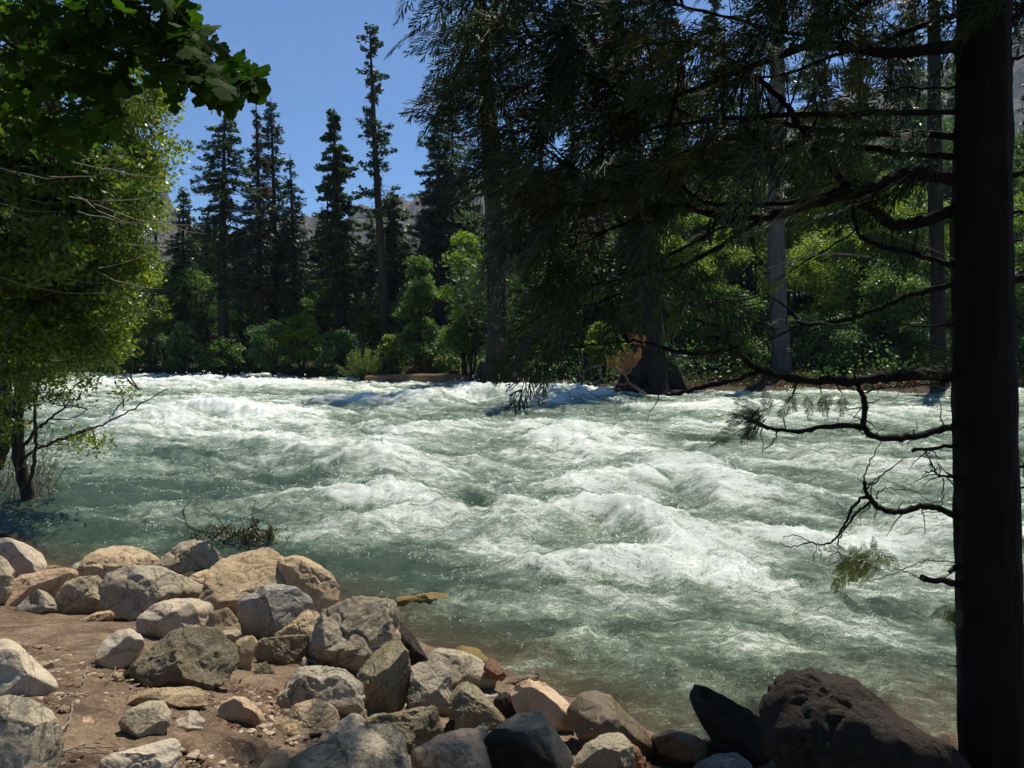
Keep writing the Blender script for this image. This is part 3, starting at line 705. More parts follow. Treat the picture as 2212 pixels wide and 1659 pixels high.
 ('A', 'pale', [(1082,1405),(1150,1340),(1220,1296),(1300,1310),(1328,1350),(1312,1412),(1230,1435),(1130,1445)], 'small pale pointed stone beside the squarish one', {'facets':7,'rough':.6}),
 ('A', 'orange', [(1395,1300),(1450,1230),(1520,1198),(1590,1215),(1650,1270),(1692,1330),(1680,1380),(1580,1400),(1480,1380),(1420,1340)], 'round pinkish stone half buried in the soil', {'facets':3,'rough':.4}),
 ('A', 'pale', [(618,1660),(640,1590),(740,1550),(950,1533),(1130,1523),(1148,1580),(1115,1720),(1000,1800),(640,1800)], 'flat topped pale block at the bottom edge on the soil', {'facets':7,'rough':1.0}),
 ('A', 'tan', [(488,695),(620,655),(700,650),(748,660),(742,705),(640,722),(520,718)], 'flat tan stone lying on the soil under the angular block', {'facets':6}),
 ('A', 'tan', [(730,1090),(745,1050),(795,1052),(800,1090),(780,1120),(745,1118)], 'small tan cobble beside the coarse boulder', {'name':'cobble','cat':'stone'}),
 ('A', 'dark', [(800,1040),(850,1005),(920,1010),(950,1060),(930,1110),(840,1120)], 'small dark lump of rock against the left foot of the coarse boulder', {}),
 ('A', 'orange', [(500,1370),(520,1330),(580,1335),(620,1370),(600,1400),(520,1400)], 'small pink cobble on the soil right of the lower left boulder', {'name':'cobble','cat':'stone'}),
 ('A', 'tan', [(235,990),(270,965),(335,975),(345,1010),(320,1045),(250,1035)], 'small brown cobble on the soil right of the cream boulder', {'name':'cobble','cat':'stone'}),
 ('A', 'pale', [(635,1240),(655,1220),(690,1222),(695,1245),(670,1256),(640,1252)], 'tiny pale cobble alone on the dark soil', {'name':'cobble','cat':'stone'}),
 ('A', 'tan', [(380,955),(400,925),(450,920),(475,935),(450,958),(400,965)], 'flat yellowish chip of stone on the soil near the cream boulder', {'name':'cobble','cat':'stone'}),
 ('C', 'wet', [(-30,1000),(40,920),(110,906),(190,925),(260,990),(340,1060),(420,1150),(410,1230),(330,1240),(240,1180),(160,1130),(40,1130)], 'large wet brown boulder awash between the rocks and the river', {'facets':3,'rough':.5}),
 ('C', 'wet', [(380,1120),(470,1080),(600,1100),(680,1150),(640,1230),(450,1240)], 'low wet brown rock just under the shallow water', {'facets':3,'rough':.4,'sink':-8}),
 ('C', 'grey', [(-20,1250),(60,1150),(150,1090),(240,1095),(282,1140),(300,1250),(290,1340),(-20,1340)], 'pointed grey brown rock at the bottom edge beside the small orange one', {'facets':8}),
 ('C', 'red', [(278,1145),(320,1165),(357,1230),(352,1300),(300,1320),(285,1210)], 'small bright orange brown rock at the bottom edge', {'facets':4}),
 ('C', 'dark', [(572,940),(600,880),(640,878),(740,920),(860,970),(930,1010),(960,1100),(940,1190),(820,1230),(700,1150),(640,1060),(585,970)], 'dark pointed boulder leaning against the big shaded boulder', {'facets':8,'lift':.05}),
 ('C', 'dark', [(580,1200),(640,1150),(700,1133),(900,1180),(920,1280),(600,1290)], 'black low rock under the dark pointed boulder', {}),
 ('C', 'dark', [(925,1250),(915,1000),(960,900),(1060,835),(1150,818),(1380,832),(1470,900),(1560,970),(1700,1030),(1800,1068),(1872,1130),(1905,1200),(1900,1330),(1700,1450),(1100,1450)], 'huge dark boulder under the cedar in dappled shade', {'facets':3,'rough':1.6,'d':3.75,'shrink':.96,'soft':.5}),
 ('C', 'blue', [(585,1265),(700,1200),(800,1178),(862,1220),(895,1290),(870,1360),(620,1360)], 'light grey rock at the bottom edge in front of the dark boulders', {'facets':6}),
 ('P', 'moss', [(840,1300),(870,1288),(930,1282),(990,1288),(1000,1300),(960,1310),(880,1312)], 'long yellow brown mossy rock breaking the water surface', {'facets':3,'rough':1.5,'name':'mossy_rock','thick':1.5,'d':7.72}),
 ('P', 'moss', [(318,1196),(345,1183),(395,1186),(412,1200),(390,1212),(330,1210)], 'low mossy rock awash behind the grey domed boulder', {'facets':3,'name':'mossy_rock','d':9.9}),
]
for i, (crop, mat, pts, lab, opt) in enumerate(ROCKS):
    rock(pts, mat, lab, 100 + i * 7, crop, **opt)

# stones packed in the gaps of the pile
r = rngs(5)
zones = [(600, 1400, 120, 60, 12), (750, 1420, 120, 60, 12), (900, 1500, 120, 50, 14), (1020, 1560, 120, 60, 14), (480, 1300, 110, 40, 10), (250, 1275, 160, 30, 12), (1150, 1600, 120, 60, 14), (1330, 1640, 140, 40, 10), (780, 1560, 70, 40, 6), (1450,1640,80,30,5)]
k = 0
for (cx, cy, rx, ry, n) in zones:
    for _ in range(n):
        px, py = cx + r.uniform(-1, 1) * rx, cy + r.uniform(-1, 1) * ry
        s_ = r.uniform(16, 42)
        a = np.sort(r.random(8)) * 2 * math.pi
        pts = np.stack([px + np.cos(a) * s_ * r.uniform(.8, 1.2, 8), py + np.sin(a) * s_ * .7 * r.uniform(.8, 1.2, 8)], -1)
        rock(pts, ['grey', 'tan', 'coarse', 'dark', 'pale'][k % 5], 'small stone wedged deep in a gap between the boulders of the bank', 900 + k, 'P', facets=6,
             group='stones wedged between the boulders', name='wedged_stone', cat='stone', sink=-6, lift=-.09)
        k += 1

# loose gravel, litter and twigs on the soil
r = rngs(6)
S4, F4 = ico(1)
mb = MB()
n = 22000
px = r.uniform(-80, 1150, n); d = r.uniform(2.7, 5.6, n) ** 1.0
x = (px - 1106) / F_PX * d
clus = fbm2(x * 1.3, d * 1.3, 3, 71)
keep = r.random(n) < np.clip(0.4 + clus * 1.6 + (x > -1.6) * (d < 4.2) * 0.5, 0.04, 1)
x, y = x[keep], d[keep]; z = ground_h(x, y); n = len(x)
sz = 0.005 + 0.020 * r.random(n) ** 3
V = S4[None] * (1 + 0.5 * (r.random((n, len(S4), 1)) - .5)) * sz[:, None, None] * np.stack([r.uniform(.7, 1.5, n), r.uniform(.7, 1.5, n), r.uniform(.35, .8, n)], -1)[:, None]
V = V + np.stack([x, y, z + sz * 0.3], -1)[:, None]
Fq = (np.arange(n)[:, None, None] * len(S4) + F4[None]).reshape(-1, 3)
m, t, o = new_mat('gravel')
g = nd(t, 'ShaderNodeNewGeometry')
c = ramp(t, g.outputs['Random Per Island'], [(0.0, (0.12, 0.08, 0.05)), (0.5, (0.28, 0.20, 0.13)), (1.0, (0.48, 0.39, 0.29))])
p = nd(t, 'ShaderNodeBsdfPrincipled', inp={'Roughness': 0.9, 'Specular IOR Level': 0.2})
t.links.new(c, p.inputs['Base Color']); t.links.new(p.outputs[0], o.inputs[0])
struct(mesh_obj('gravel', V.reshape(-1, 3), Fq, m), 'stuff', 'loose pinkish gravel scattered over the bare soil')
n = 11000
px = r.uniform(-60, 1000, n); d = r.uniform(2.7, 5.3, n); x = (px - 1106) / F_PX * d
keep = r.random(n) < np.clip(0.3 + fbm2(x * 1.1, d * 1.1, 3, 75) * 2, 0.03, 1)
x, y = x[keep], d[keep]; n = len(x)
P = np.stack([x, y, ground_h(x, y) + 0.012], -1)
a = r.random(n) * 2 * math.pi; L = r.uniform(.01, .04, n)
U = np.stack([np.cos(a), np.sin(a), r.normal(0, .25, n)], -1) * L[:, None]
Wv = np.stack([-np.sin(a), np.cos(a), r.normal(0, .4, n)], -1) * (L * np.where(r.random(n) < .35, .5, .07))[:, None]
mb.leaves(P, U, Wv)
struct(mb.obj('leaf_litter', M['dry']), 'stuff', 'dry brown leaf litter and needles on the soil')
TW = [([(180,1480),(186,1450),(190,1430)], .004), ([(70,1650),(150,1625),(220,1618),(290,1618)], .006), ([(70,1650),(120,1600),(150,1560),(160,1520)], .005),
      ([(280,1490),(310,1470),(335,1425)], .006), ([(230,1480),(250,1440),(252,1385)], .003), ([(40,1510),(110,1495),(160,1500)], .003), ([(5,1298),(12,1302),(28,1300)], .006), ([(380,1630),(400,1625),(420,1622)], .003),
      ([(160,1395),(200,1385),(240,1392)], .003), ([(545,1500),(560,1485),(568,1470)], .003)]
for i, (pl, rad) in enumerate(TW):
    pw = []
    for (px, py) in pl:
        d = ground_hit(px, py, 0.02); pw.append(at(px, py, d) + np.array([0, 0, .012]))
    mb = MB(); q = spline(pw, 6); q += rngs(i).normal(0, .004, q.shape)
    mb.tube(q, np.linspace(rad, rad * .4, len(q)), 5)
    ob = mb.obj('twig', M['bark_dead'], None, True, q[0]); ob.location = tuple(q[0])
    tag(ob, 'thin dry twig lying on the bare soil among the left stones', 'twig', 'dry twigs on the soil')

# ------------------------------------------------------------------ hills beyond the wood
def hills():
    prof = [(-1400, 1.0), (-600, 330), (-200, 300), (150, 320), (262, 330), (300, 350), (325, 362), (345, 352), (362, 330), (372, 275), (392, 235), (420, 205), (500, 200), (600, 215), (690, 240), (740, 235), (790, 262), (850, 285), (900, 300), (960, 318),
            (1010, 338), (1060, 325), (1120, 330), (1250, 345), (1400, 370), (1500, 395), (1600, 440), (1720, 470), (1850, 500), (1980, 540), (2080, 600), (2170, 650), (2260, 690), (2500, 640), (3000, 500), (4200, 300)]
    px = np.array([p[0] for p in prof], float); hh = np.array([p[1] for p in prof], float)
    az = np.linspace(-1400, 4200, 900)
    top = np.interp(az, px, hh) + fbm2(az * 0.02, az * 0, 5, 15, 0.6) * 16
    R0, R1, R2 = 420.0, 900.0, 1300.0
    tr = np.linspace(0, 1, 90)
    A, T = np.meshgrid(az, tr)
    TP = np.interp(az, az, top)[None] / F_PX
    rad = R0 + (R2 - R0) * T
    k = sstep(0, 1, np.clip(T / 0.55, 0, 1)) * (1 - 0.5 * sstep(0.6, 1, T))
    tan = (A - 1106) / F_PX
    X = tan * rad; Y = rad
    zt = 2.6 + TP * R1
    Z = -3 + (zt + 3) * k * (rad / R1) ** 0.2
    amp = sstep(0.02, 0.3, T)
    Z = Z + amp * (fbm2(X * 0.012, Y * 0.012, 5, 91, 0.6) * 26 + np.abs(fbm2(X * 0.04, Y * 0.02, 4, 93)) * 14)
    m, t, o = new_mat('granite_mountain')
    tc = nd(t, 'ShaderNodeTexCoord'); ge = nd(t, 'ShaderNodeNewGeometry')
    mp = nd(t, 'ShaderNodeMapping'); mp.inputs['Scale'].default_value = (1, 1, 0.35)
    t.links.new(tc.outputs['Object'], mp.inputs[0])
    n1 = noise(t, mp.outputs[0], 0.02, 8, 0.7, 0.6); n2 = noise(t, tc.outputs['Object'], 0.12, 6, 0.7)
    c = ramp(t, n1, [(0.3, (0.07, 0.066, 0.066)), (0.6, (0.15, 0.14, 0.13)), (0.75, (0.10, 0.07, 0.055))])
    c = mixc(t, ramp(t, n2, [(0.52, 0.0), (0.6, 0.9)]), c, (0.035, 0.05, 0.03))
    p = nd(t, 'ShaderNodeBsdfPrincipled', inp={'Roughness': 0.95, 'Specular IOR Level': 0.1})
    t.links.new(c, p.inputs['Base Color']); t.links.new(bump(t, n1, 1.0, 12), p.inputs['Normal']); t.links.new(p.outputs[0], o.inputs[0])
    struct(mesh_obj('hills', np.stack([X, Y, Z], -1).reshape(-1, 3), grid_faces(90, 900), m, None, True))
hills()

# ------------------------------------------------------------------ conifers of the far bank
def conifer(px, d, py_top, py_base, prof, label, mat='needles', seed=0, tr=None, lean=0, dens=1.0, droop=0.25, up=0.0, gap=0.16, name='conifer_tree', cat='tree',
            group=None, dead=0.0, bark='bark_far', sprig=(0.32, 0.06), stubs=0, px_top=None, bare_below=None):
    """prof: list of (pixel y, half width in pixels) read from the photograph"""
    r = rngs(seed)
    base = at(px, py_base, d); top = at(px if px_top is None else px_top, py_top, d)
    base[2] = float(ground_h(base[0], base[1])) - 0.2
    H = top[2] - base[2]; k = d / F_PX
    root = thing(name, base, label, cat, group)
    tr = tr if tr else 0.011 * H + 0.08
    n = 26
    tt = np.linspace(0, 1, n)
    ax = np.stack([(top[0] - base[0]) * tt + 0.06 * np.sin(tt * 5 + seed), np.sin(tt * 3 + seed) * 0.08, H * tt], -1)
    rad = tr * (1 - tt) ** 0.8 + 0.02 + tr * 0.6 * np.exp(-tt * 30)
    mb = MB(); mb.tube(ax, rad, 9, 0.18, seed)
    def axis(z): return np.stack([np.interp(z, ax[:, 2], ax[:, 0]), np.interp(z, ax[:, 2], ax[:, 1]), z], -1)
    py = np.array([p[0] for p in prof], float); hw = np.array([p[1] for p in prof], float) * k
    zs = np.array([at(px, y, d)[2] - base[2] for y in py])
    o_ = np.argsort(zs); zs, hw = zs[o_], hw[o_]
    cr = MB()
    z = zs[0]
    Ps, Us, Ws = [], [], []
    while z < min(zs[-1], H):
        L0 = np.interp(z, zs, hw)
        nb = max(2, int(3 + L0 * 1.6))
        for _ in range(nb):
            if r.random() < gap: continue
            a = r.random() * 2 * math.pi; L = L0 * r.uniform(0.35, 1.25) + 0.12
            zz = z + r.uniform(-.25, .25)
            c0 = axis(np.array([zz]))[0]
            ns = 7; s = np.linspace(0, 1, ns)
            dr = droop * L * (1 if up == 0 else 0)
            pts = c0 + np.stack([np.cos(a) * L * s, np.sin(a) * L * s, -dr * s ** 1.4 + up * L * s ** 1.3 + 0.10 * L * np.clip(s - .7, 0, 1) * 2], -1)
            pts[1:] += r.normal(0, 0.03 * L, (ns - 1, 3))
            if L > 0.7: mb.tube(pts, np.linspace(0.025 + 0.012 * L, 0.008, ns), 3)
            if r.random() < dead: continue
            m_ = int((14 + 40 * L) * dens)
            q = np.clip(r.power(1.5, m_), 0.12 if L < 1 else 0.25, 1)
            pp = np.stack([np.interp(q, s, pts[:, j]) for j in range(3)], -1)
            lat = np.array([-math.sin(a), math.cos(a), 0]); out = np.array([math.cos(a), math.sin(a), -droop * .6])
            w_ = (1.05 - q) * 0.42 * L + 0.10
            sd2 = r.uniform(-1, 1, m_)
            pp = pp + lat * (sd2 * w_)[:, None] + np.stack([r.normal(0, .04, m_), r.normal(0, .04, m_), r.normal(-.05, .09, m_)], -1)
            dirs = unit(out[None] + lat[None] * (sd2 * 1.1)[:, None] + r.normal(0, .35, (m_, 3)))
            nn = unit(np.cross(dirs, np.array([0, 0, 1.0]) + r.normal(0, .5, (m_, 3))))
            ln = sprig[0] * r.uniform(.5, 1.2, m_) * 0.5
            Ps.append(pp); Us.append(dirs * ln[:, None]); Ws.append(nn * (sprig[1] * r.uniform(.6, 1.4, m_))[:, None])
        z += r.uniform(0.22, 0.42) * (0.7 + 0.12 * L0)
    for _ in range(stubs):
        zz = r.uniform(0.1, 0.6) * H; a = r.random() * 6.28; L = r.uniform(.3, 1.6)
        c0 = axis(np.array([zz]))[0]; s = np.linspace(0, 1, 4)
        pts = c0 + np.stack([np.cos(a) * L * s, np.sin(a) * L * s, -.25 * L * s], -1) + r.normal(0, .04, (4, 3))
        mb.tube(pts, np.linspace(.03, .008, 4), 3)
    mb.obj('trunk', M[bark], root, True)
    if Ps:
        cr.leaves(np.concatenate(Ps), np.concatenate(Us), np.concatenate(Ws))
        cr.obj('crown', M[mat], root)
    return root

BANK = 805
GC = 'conifers standing along the far bank'
conifer(338, 66, 372, BANK, [(640, 26), (560, 30), (500, 24), (440, 34), (400, 26), (376, 6)], 'nearly bare dead conifer in front of the granite peak', 'needles_br', 1, dens=.25, dead=.75, gap=.3, group=GC)
conifer(397, 64, 405, BANK, [(760, 34), (700, 30), (620, 40), (520, 44), (485, 36), (470, 20), (445, 14), (430, 20), (412, 12)], 'thin conifer with a tufted top left of the tall layered fir', 'needles', 2, gap=.1, group=GC)
conifer(483, 60, 238, BANK + 3, [(640, 40), (560, 52), (500, 58), (440, 62), (400, 66), (350, 50), (300, 42), (265, 26), (245, 8)], 'tall layered fir with long drooping branches left of the spiky pair', 'needles', 3, droop=.22, tr=.42, dens=1.1, group=GC)
conifer(450, 72, 440, BANK, [(740, 30), (640, 36), (560, 30), (500, 20), (450, 6)], 'thin dark young fir behind the tall layered fir', 'needles_br', 31, dead=.3, group=GC)
conifer(568, 62, 205, BANK, [(640, 40), (560, 46), (480, 40), (420, 30), (360, 26), (330, 18), (310, 10), (240, 4)], 'tall conifer with a bare spike top beside its feathery twin', 'needles_br', 4, px_top=551, dead=.15, stubs=30, group=GC)
conifer(597, 66, 208, BANK, [(700, 40), (600, 52), (500, 56), (430, 46), (380, 40), (320, 30), (280, 24), (240, 16), (215, 7)], 'feathery narrow cedar just right of the bare spike top', 'needles_b', 5, px_top=585, dens=.9, gap=.15, droop=.1, group=GC)
conifer(638, 64, 332, BANK, [(720, 34), (640, 42), (560, 44), (500, 38), (440, 28), (390, 18), (345, 6)], 'shorter narrow conifer at the right end of the left clump', 'needles_b', 6, px_top=628, dens=.9, group=GC)
conifer(738, 60, 233, BANK + 4, [(660, 44), (600, 52), (540, 58), (480, 54), (420, 46), (360, 38), (310, 26), (285, 20), (265, 9), (250, 14), (238, 8)], 'dense dark cedar with a knobbly tip in the middle of the far bank', 'needles', 7, px_top=722, tr=.48, dens=1.5, droop=.15, sprig=(.3, .09), group=GC)
conifer(709, 61, 318, BANK, [(600, 12), (480, 16), (420, 12), (400, 16), (340, 3)], 'thin dead snag leaning against the dense dark cedar', 'needles_br', 71, tr=.12, dens=.3, dead=.7, name='dead_snag', group=GC)
conifer(838, 58, 52, BANK + 6, [(470, 44), (440, 40), (410, 46), (390, 30), (365, 40), (350, 16), (330, 42), (315, 26), (285, 40), (262, 36), (255, 8), (225, 28), (215, 6), (190, 34), (160, 30), (140, 12), (120, 24), (95, 20), (75, 26), (56, 12)], 'tallest thin pine with sparse tufts and a long bare trunk', 'needles_b', 8, px_top=798, tr=.40, dens=.9, gap=.52, droop=-.05, sprig=(.28, .09), stubs=40, group=GC)
conifer(850, 63, 400, BANK, [(740, 40), (680, 52), (620, 50), (560, 46), (520, 48), (470, 40), (430, 26), (408, 10)], 'dark bushy conifer around the foot of the tallest pine', 'needles', 81, dens=1.4, group=GC)
conifer(806, 67, 470, BANK, [(720, 24), (640, 30), (560, 30), (500, 20), (475, 6)], 'thin dark conifer left of the tallest pine', 'needles', 82, dens=1.1, group=GC)
conifer(955, 62, 246, BANK, [(650, 40), (590, 50), (520, 66), (460, 70), (400, 60), (350, 52), (310, 36), (280, 22), (252, 7)], 'broad pyramid fir right of the tallest pine', 'needles_b', 9, px_top=945, tr=.45, dens=1.5, droop=.12, group=GC)
conifer(982, 65, 225, BANK, [(600, 36), (520, 44), (440, 46), (380, 40), (320, 30), (270, 20), (235, 6)], 'second leader of the fir pair half hidden behind the broad pyramid', 'needles', 92, px_top=975, dens=1.3, group=GC)
for (px, d, yt, yb_, w_, mt, lab) in [(1545, 60, -60, 560, 60, 'needles', 'tall dark conifer behind the left side of the grey trunk'), (1760, 64, -20, 520, 66, 'needles_b', 'tall dark conifer right of the grey trunk behind the leafy trees'),
        (1860, 58, 40, 500, 60, 'needles', 'dark conifer seen through the middle of the cedar boughs'), (1965, 62, -80, 520, 64, 'needles', 'tallest dark conifer close left of the near cedar trunk'), (2235, 60, 130, 560, 60, 'needles_b', 'dark conifer at the right edge against the mountain'),
        (1450, 66, -30, 480, 56, 'needles_br', 'brownish tall conifer high behind the thick flared trunk'), (1640, 70, 120, 520, 52, 'needles_b', 'slim blue green conifer against the sky left of the grey trunk'), (2070, 66, 60, 560, 60, 'needles', 'dark conifer directly behind the near cedar trunk')]:
    conifer(px, d, yt, 800, [(760, w_), (yb_, w_ * 1.1), (yb_ * .55 + yt * .45, w_ * .8), (yb_ * .25 + yt * .75, w_ * .5), (yt + 12, 6)], lab, mt, int(px), dens=1.1, gap=.2, group=GC)
# big trunks of the near part of the far bank
def big_trunk(pts, d, label, bark, seed, group='big trunks on the far bank', roots=True, stubs=14, crown=None):
    r = rngs(seed)
    P = np.array([at(x, y, d) for x, y, w_ in pts]); rad = np.array([w_ for _, _, w_ in pts]) * 0.5 * d / F_PX
    base = P[0].copy(); root = thing('big_conifer', base, label, 'tree', group)
    m_ = 8
    q = spline(np.hstack([P, rad[:, None]]), m_)
    mb = MB(); mb.tube(q[:, :3] - base, q[:, 3], 16, 0.10, seed)
    if roots:
        for a in np.linspace(0, 6.0, 7):
            a += r.uniform(-.3, .3); R_ = rad[0]
            s = np.linspace(0, 1, 6)
            mb.tube(np.stack([np.cos(a) * R_ * (.5 + 1.5 * s), np.sin(a) * R_ * (.5 + 1.5 * s), R_ * 1.6 * (1 - s) ** 2 - .35 * s - .1], -1), np.linspace(R_ * .55, R_ * .16, 6), 7)
    Ps, Us, Ws = [], [], []
    for i in range(stubs):
        j = r.integers(4, len(q) - 1); a = r.random() * 6.28; L = r.uniform(.5, 2.6); s = np.linspace(0, 1, 6)
        c0 = q[j, :3] - base
        pts_ = c0 + np.stack([np.cos(a) * L * s, np.sin(a) * L * s, -.35 * L * s ** 1.5], -1) + np.vstack([[0, 0, 0], r.normal(0, .05, (5, 3))])
        mb.tube(pts_, np.linspace(.05, .012, 6), 4)
        n = int(60 * L)
        t_ = r.uniform(.4, 1, n); pp = np.stack([np.interp(t_, s, pts_[:, k_]) for k_ in range(3)], -1) + r.normal(0, .16, (n, 3))
        dd = unit(r.normal(size=(n, 3)) + np.array([math.cos(a), math.sin(a), -.5])); nn = unit(np.cross(dd, rand_unit(n, r)))
        Ps.append(pp); Us.append(dd * .13); Ws.append(nn * .04)
    mb.obj('trunk', M[bark], root, True)
    c = MB(); c.leaves(np.concatenate(Ps), np.concatenate(Us), np.concatenate(Ws))
    if crown:
        for (cx, cy, rx, ry, n) in crown:
            k = d / F_PX; c0 = at(cx, cy, d) - base
            pp = c0 + r.normal(0, 1, (n, 3)) * np.array([rx, (rx + ry) / 2, ry]) * k * .6
            dd = unit(r.normal(size=(n, 3)) + np.array([0, 0, -.4])); nn = unit(np.cross(dd, rand_unit(n, r)))
            c.leaves(pp, dd * .17, nn * .045)
    c.obj('crown', M['needles'], root)
    return root
big_trunk([(1072, 842, 74), (1072, 800, 52), (1073, 700, 42), (1072, 560, 40), (1063, 400, 36), (1055, 270, 34), (1045, 130, 30), (1036, 0, 27), (1030, -160, 20)], 41.5, 'big straight trunk rising from the left end of the flooded bank', 'bark_far', 301, crown=[(1030, 620, 50, 60, 900), (1120, 700, 50, 60, 900), (1090, 560, 40, 60, 500), (1020, 330, 30, 12, 200), (1110, 390, 40, 60, 700), (1100, 480, 30, 60, 500), (1010, 470, 30, 10, 120), (1000, 100, 50, 90, 800), (1080, 60, 60, 80, 800)])
big_trunk([(1406, 850, 100), (1404, 800, 80), (1400, 700, 66), (1386, 560, 60), (1378, 460, 56), (1350, 230, 46), (1325, 60, 40), (1310, -80, 30)], 39.5, 'thick dark trunk with a flared foot behind the orange dead spray', 'bark_black', 302, crown=[(1300, 150, 90, 110, 1600), (1420, 240, 90, 90, 1200), (1330, 330, 100, 70, 1200)])
big_trunk([(1690, 815, 46), (1686, 740, 39), (1678, 600, 36), (1676, 440, 35), (1678, 280, 33), (1680, 100, 28), (1682, -60, 20)], 46, 'smooth grey trunk lit softly in the green wood', 'bark_grey', 303, roots=False, stubs=5, crown=[(1680, 120, 70, 90, 900)])
big_trunk([(2030, 850, 42), (2026, 760, 32), (2026, 600, 28), (2020, 400, 30), (2018, 150, 26), (2016, -60, 20)], 42, 'brown trunk close left of the near cedar trunk', 'bark_black', 304, roots=False, stubs=6, crown=[(2010, 200, 70, 120, 900)])
big_trunk([(1180, 815, 30), (1178, 700, 18), (1174, 560, 15), (1170, 400, 13), (1165, 240, 9)], 50, 'slender trunk between the two big trunks, the left one', 'bark_far', 306, stubs=10, crown=[(1165, 300, 30, 80, 500)])
big_trunk([(1236, 815, 34), (1236, 700, 20), (1234, 560, 18), (1236, 400, 14), (1238, 200, 10)], 52, 'slender trunk nearer the thick flared one', 'bark_far', 307, stubs=10, crown=[(1238, 240, 30, 80, 500)])

# dark wood behind: four grown, the rest copies
r = rngs(44)
protos = []
BACKL = 'dark conifer of the wood far behind the trees of the bank'
BG = 'conifers of the wood behind the far bank'
for i in range(4):
    protos.append(conifer(600, 85, 300 + 30 * i, 790, [(780, 30), (700, 50), (600, 52), (500, 44), (400, 28), (330 + 30 * i, 8)], BACKL, ['needles', 'needles_b', 'needles_br', 'needles'][i], 400 + i, dens=1.0, group=BG, sprig=(.5, .13)))
for i in range(150):
    if i < 4: rt = protos[i]
    else:
        s_ = protos[i % 4]; rt = s_.copy(); COL.objects.link(rt)
        for ch in list(s_.children):
            c_ = ch.copy(); COL.objects.link(c_); c_.parent = rt
    d = r.uniform(72, 125)
    px = -250 + (2750 * (i + r.uniform(-.4, .4)) / 75) % 2750
    p0 = at(px, 770, d)
    gz = float(ground_h(p0[0], p0[1]))
    rt.location = (p0[0], d, gz - .3)
    lim = np.interp(px, [-300, 250, 300, 420, 680, 700, 780, 880, 1000, 1100, 1400, 1700, 2300], [300, 330, 540, 500, 470, 500, 500, 480, 450, 400, 330, 350, 300]) + r.uniform(-25, 90)
    hgt = at(px, lim, d)[2] - gz
    protoH = max(v.co.z for v in bpy.data.objects[rt.children[0].name].data.vertices)
    k_ = hgt / protoH; rt.scale = (k_ * r.uniform(.85, 1.2),) * 2 + (k_,); rt.rotation_euler = (0, 0, r.random() * 6.28)

# ------------------------------------------------------------------ broadleaf trees and bushes of the far bank
def leafy(px, d, cy, rx, ry, label, mat, seed, n=6000, leaf=.075, name='broadleaf_tree', cat='tree', group='leafy trees and bushes on the far bank', layer=.5, py_base=None, cl=34, cone=0.0):
    r = rngs(seed); k = d / F_PX
    cen = at(px, cy, d); gz = float(ground_h(cen[0], cen[1]))
    base = np.array([cen[0], cen[1], min(gz, cen[2] - ry * k) - .1])
    root = thing(name, base, label, cat, group)
    RX, RZ = rx * k, ry * k; c0 = cen - base
    mb = MB(); cr = MB()
    cc = rand_unit(cl, r) * (r.random(cl) ** .45)[:, None]
    cc[:, 0] *= RX * (1 - cone * np.clip(cc[:, 2], 0, 1)); cc[:, 1] *= RX * .9; cc[:, 2] *= RZ; 
    cs = r.uniform(.14, .40, cl) * (RX + RZ) / 2 * 1.1
    for j in range(cl):
        e = c0 + cc[j] * .8; s = np.linspace(0, 1, 5)
        if j < 12:
            st_ = np.array([r.normal(0, .12), r.normal(0, .12), 0]) if j < 5 else np.array([0, 0, c0[2] * .5])
            pts = st_ + (e - st_) * s[:, None] + np.vstack([[0, 0, 0], r.normal(0, .05 * RX, (4, 3))]) + np.array([0, 0, .12 * RZ]) * (np.sin(s * 3.14))[:, None]
            mb.tube(pts, np.linspace(.05 + .018 * RX, .012, 5), 4)
        m_ = int(n / cl)
        pp = rand_unit(m_, r) * (r.random(m_) ** .5)[:, None] * cs[j]; pp[:, 2] *= layer
        pp[:, 2] -= (pp[:, 0] ** 2 + pp[:, 1] ** 2) / cs[j] * .35
        pp = pp + c0 + cc[j] + r.normal(0, .05 * RX, (m_, 3))
        nn = unit(rand_unit(m_, r) * .9 + np.array([0, 0, 1.0])); u = unit(np.cross(nn, rand_unit(m_, r))); w_ = np.cross(nn, u)
        lf = leaf * r.uniform(.6, 1.3, m_)
        cr.leaves(pp, u * lf[:, None], w_ * (lf * .55)[:, None])
    mb.obj('trunk' if cat == 'tree' else 'stems', M['bark_far'], root, True)
    cr.obj('crown' if cat == 'tree' else 'foliage', M[mat], root)
    return root
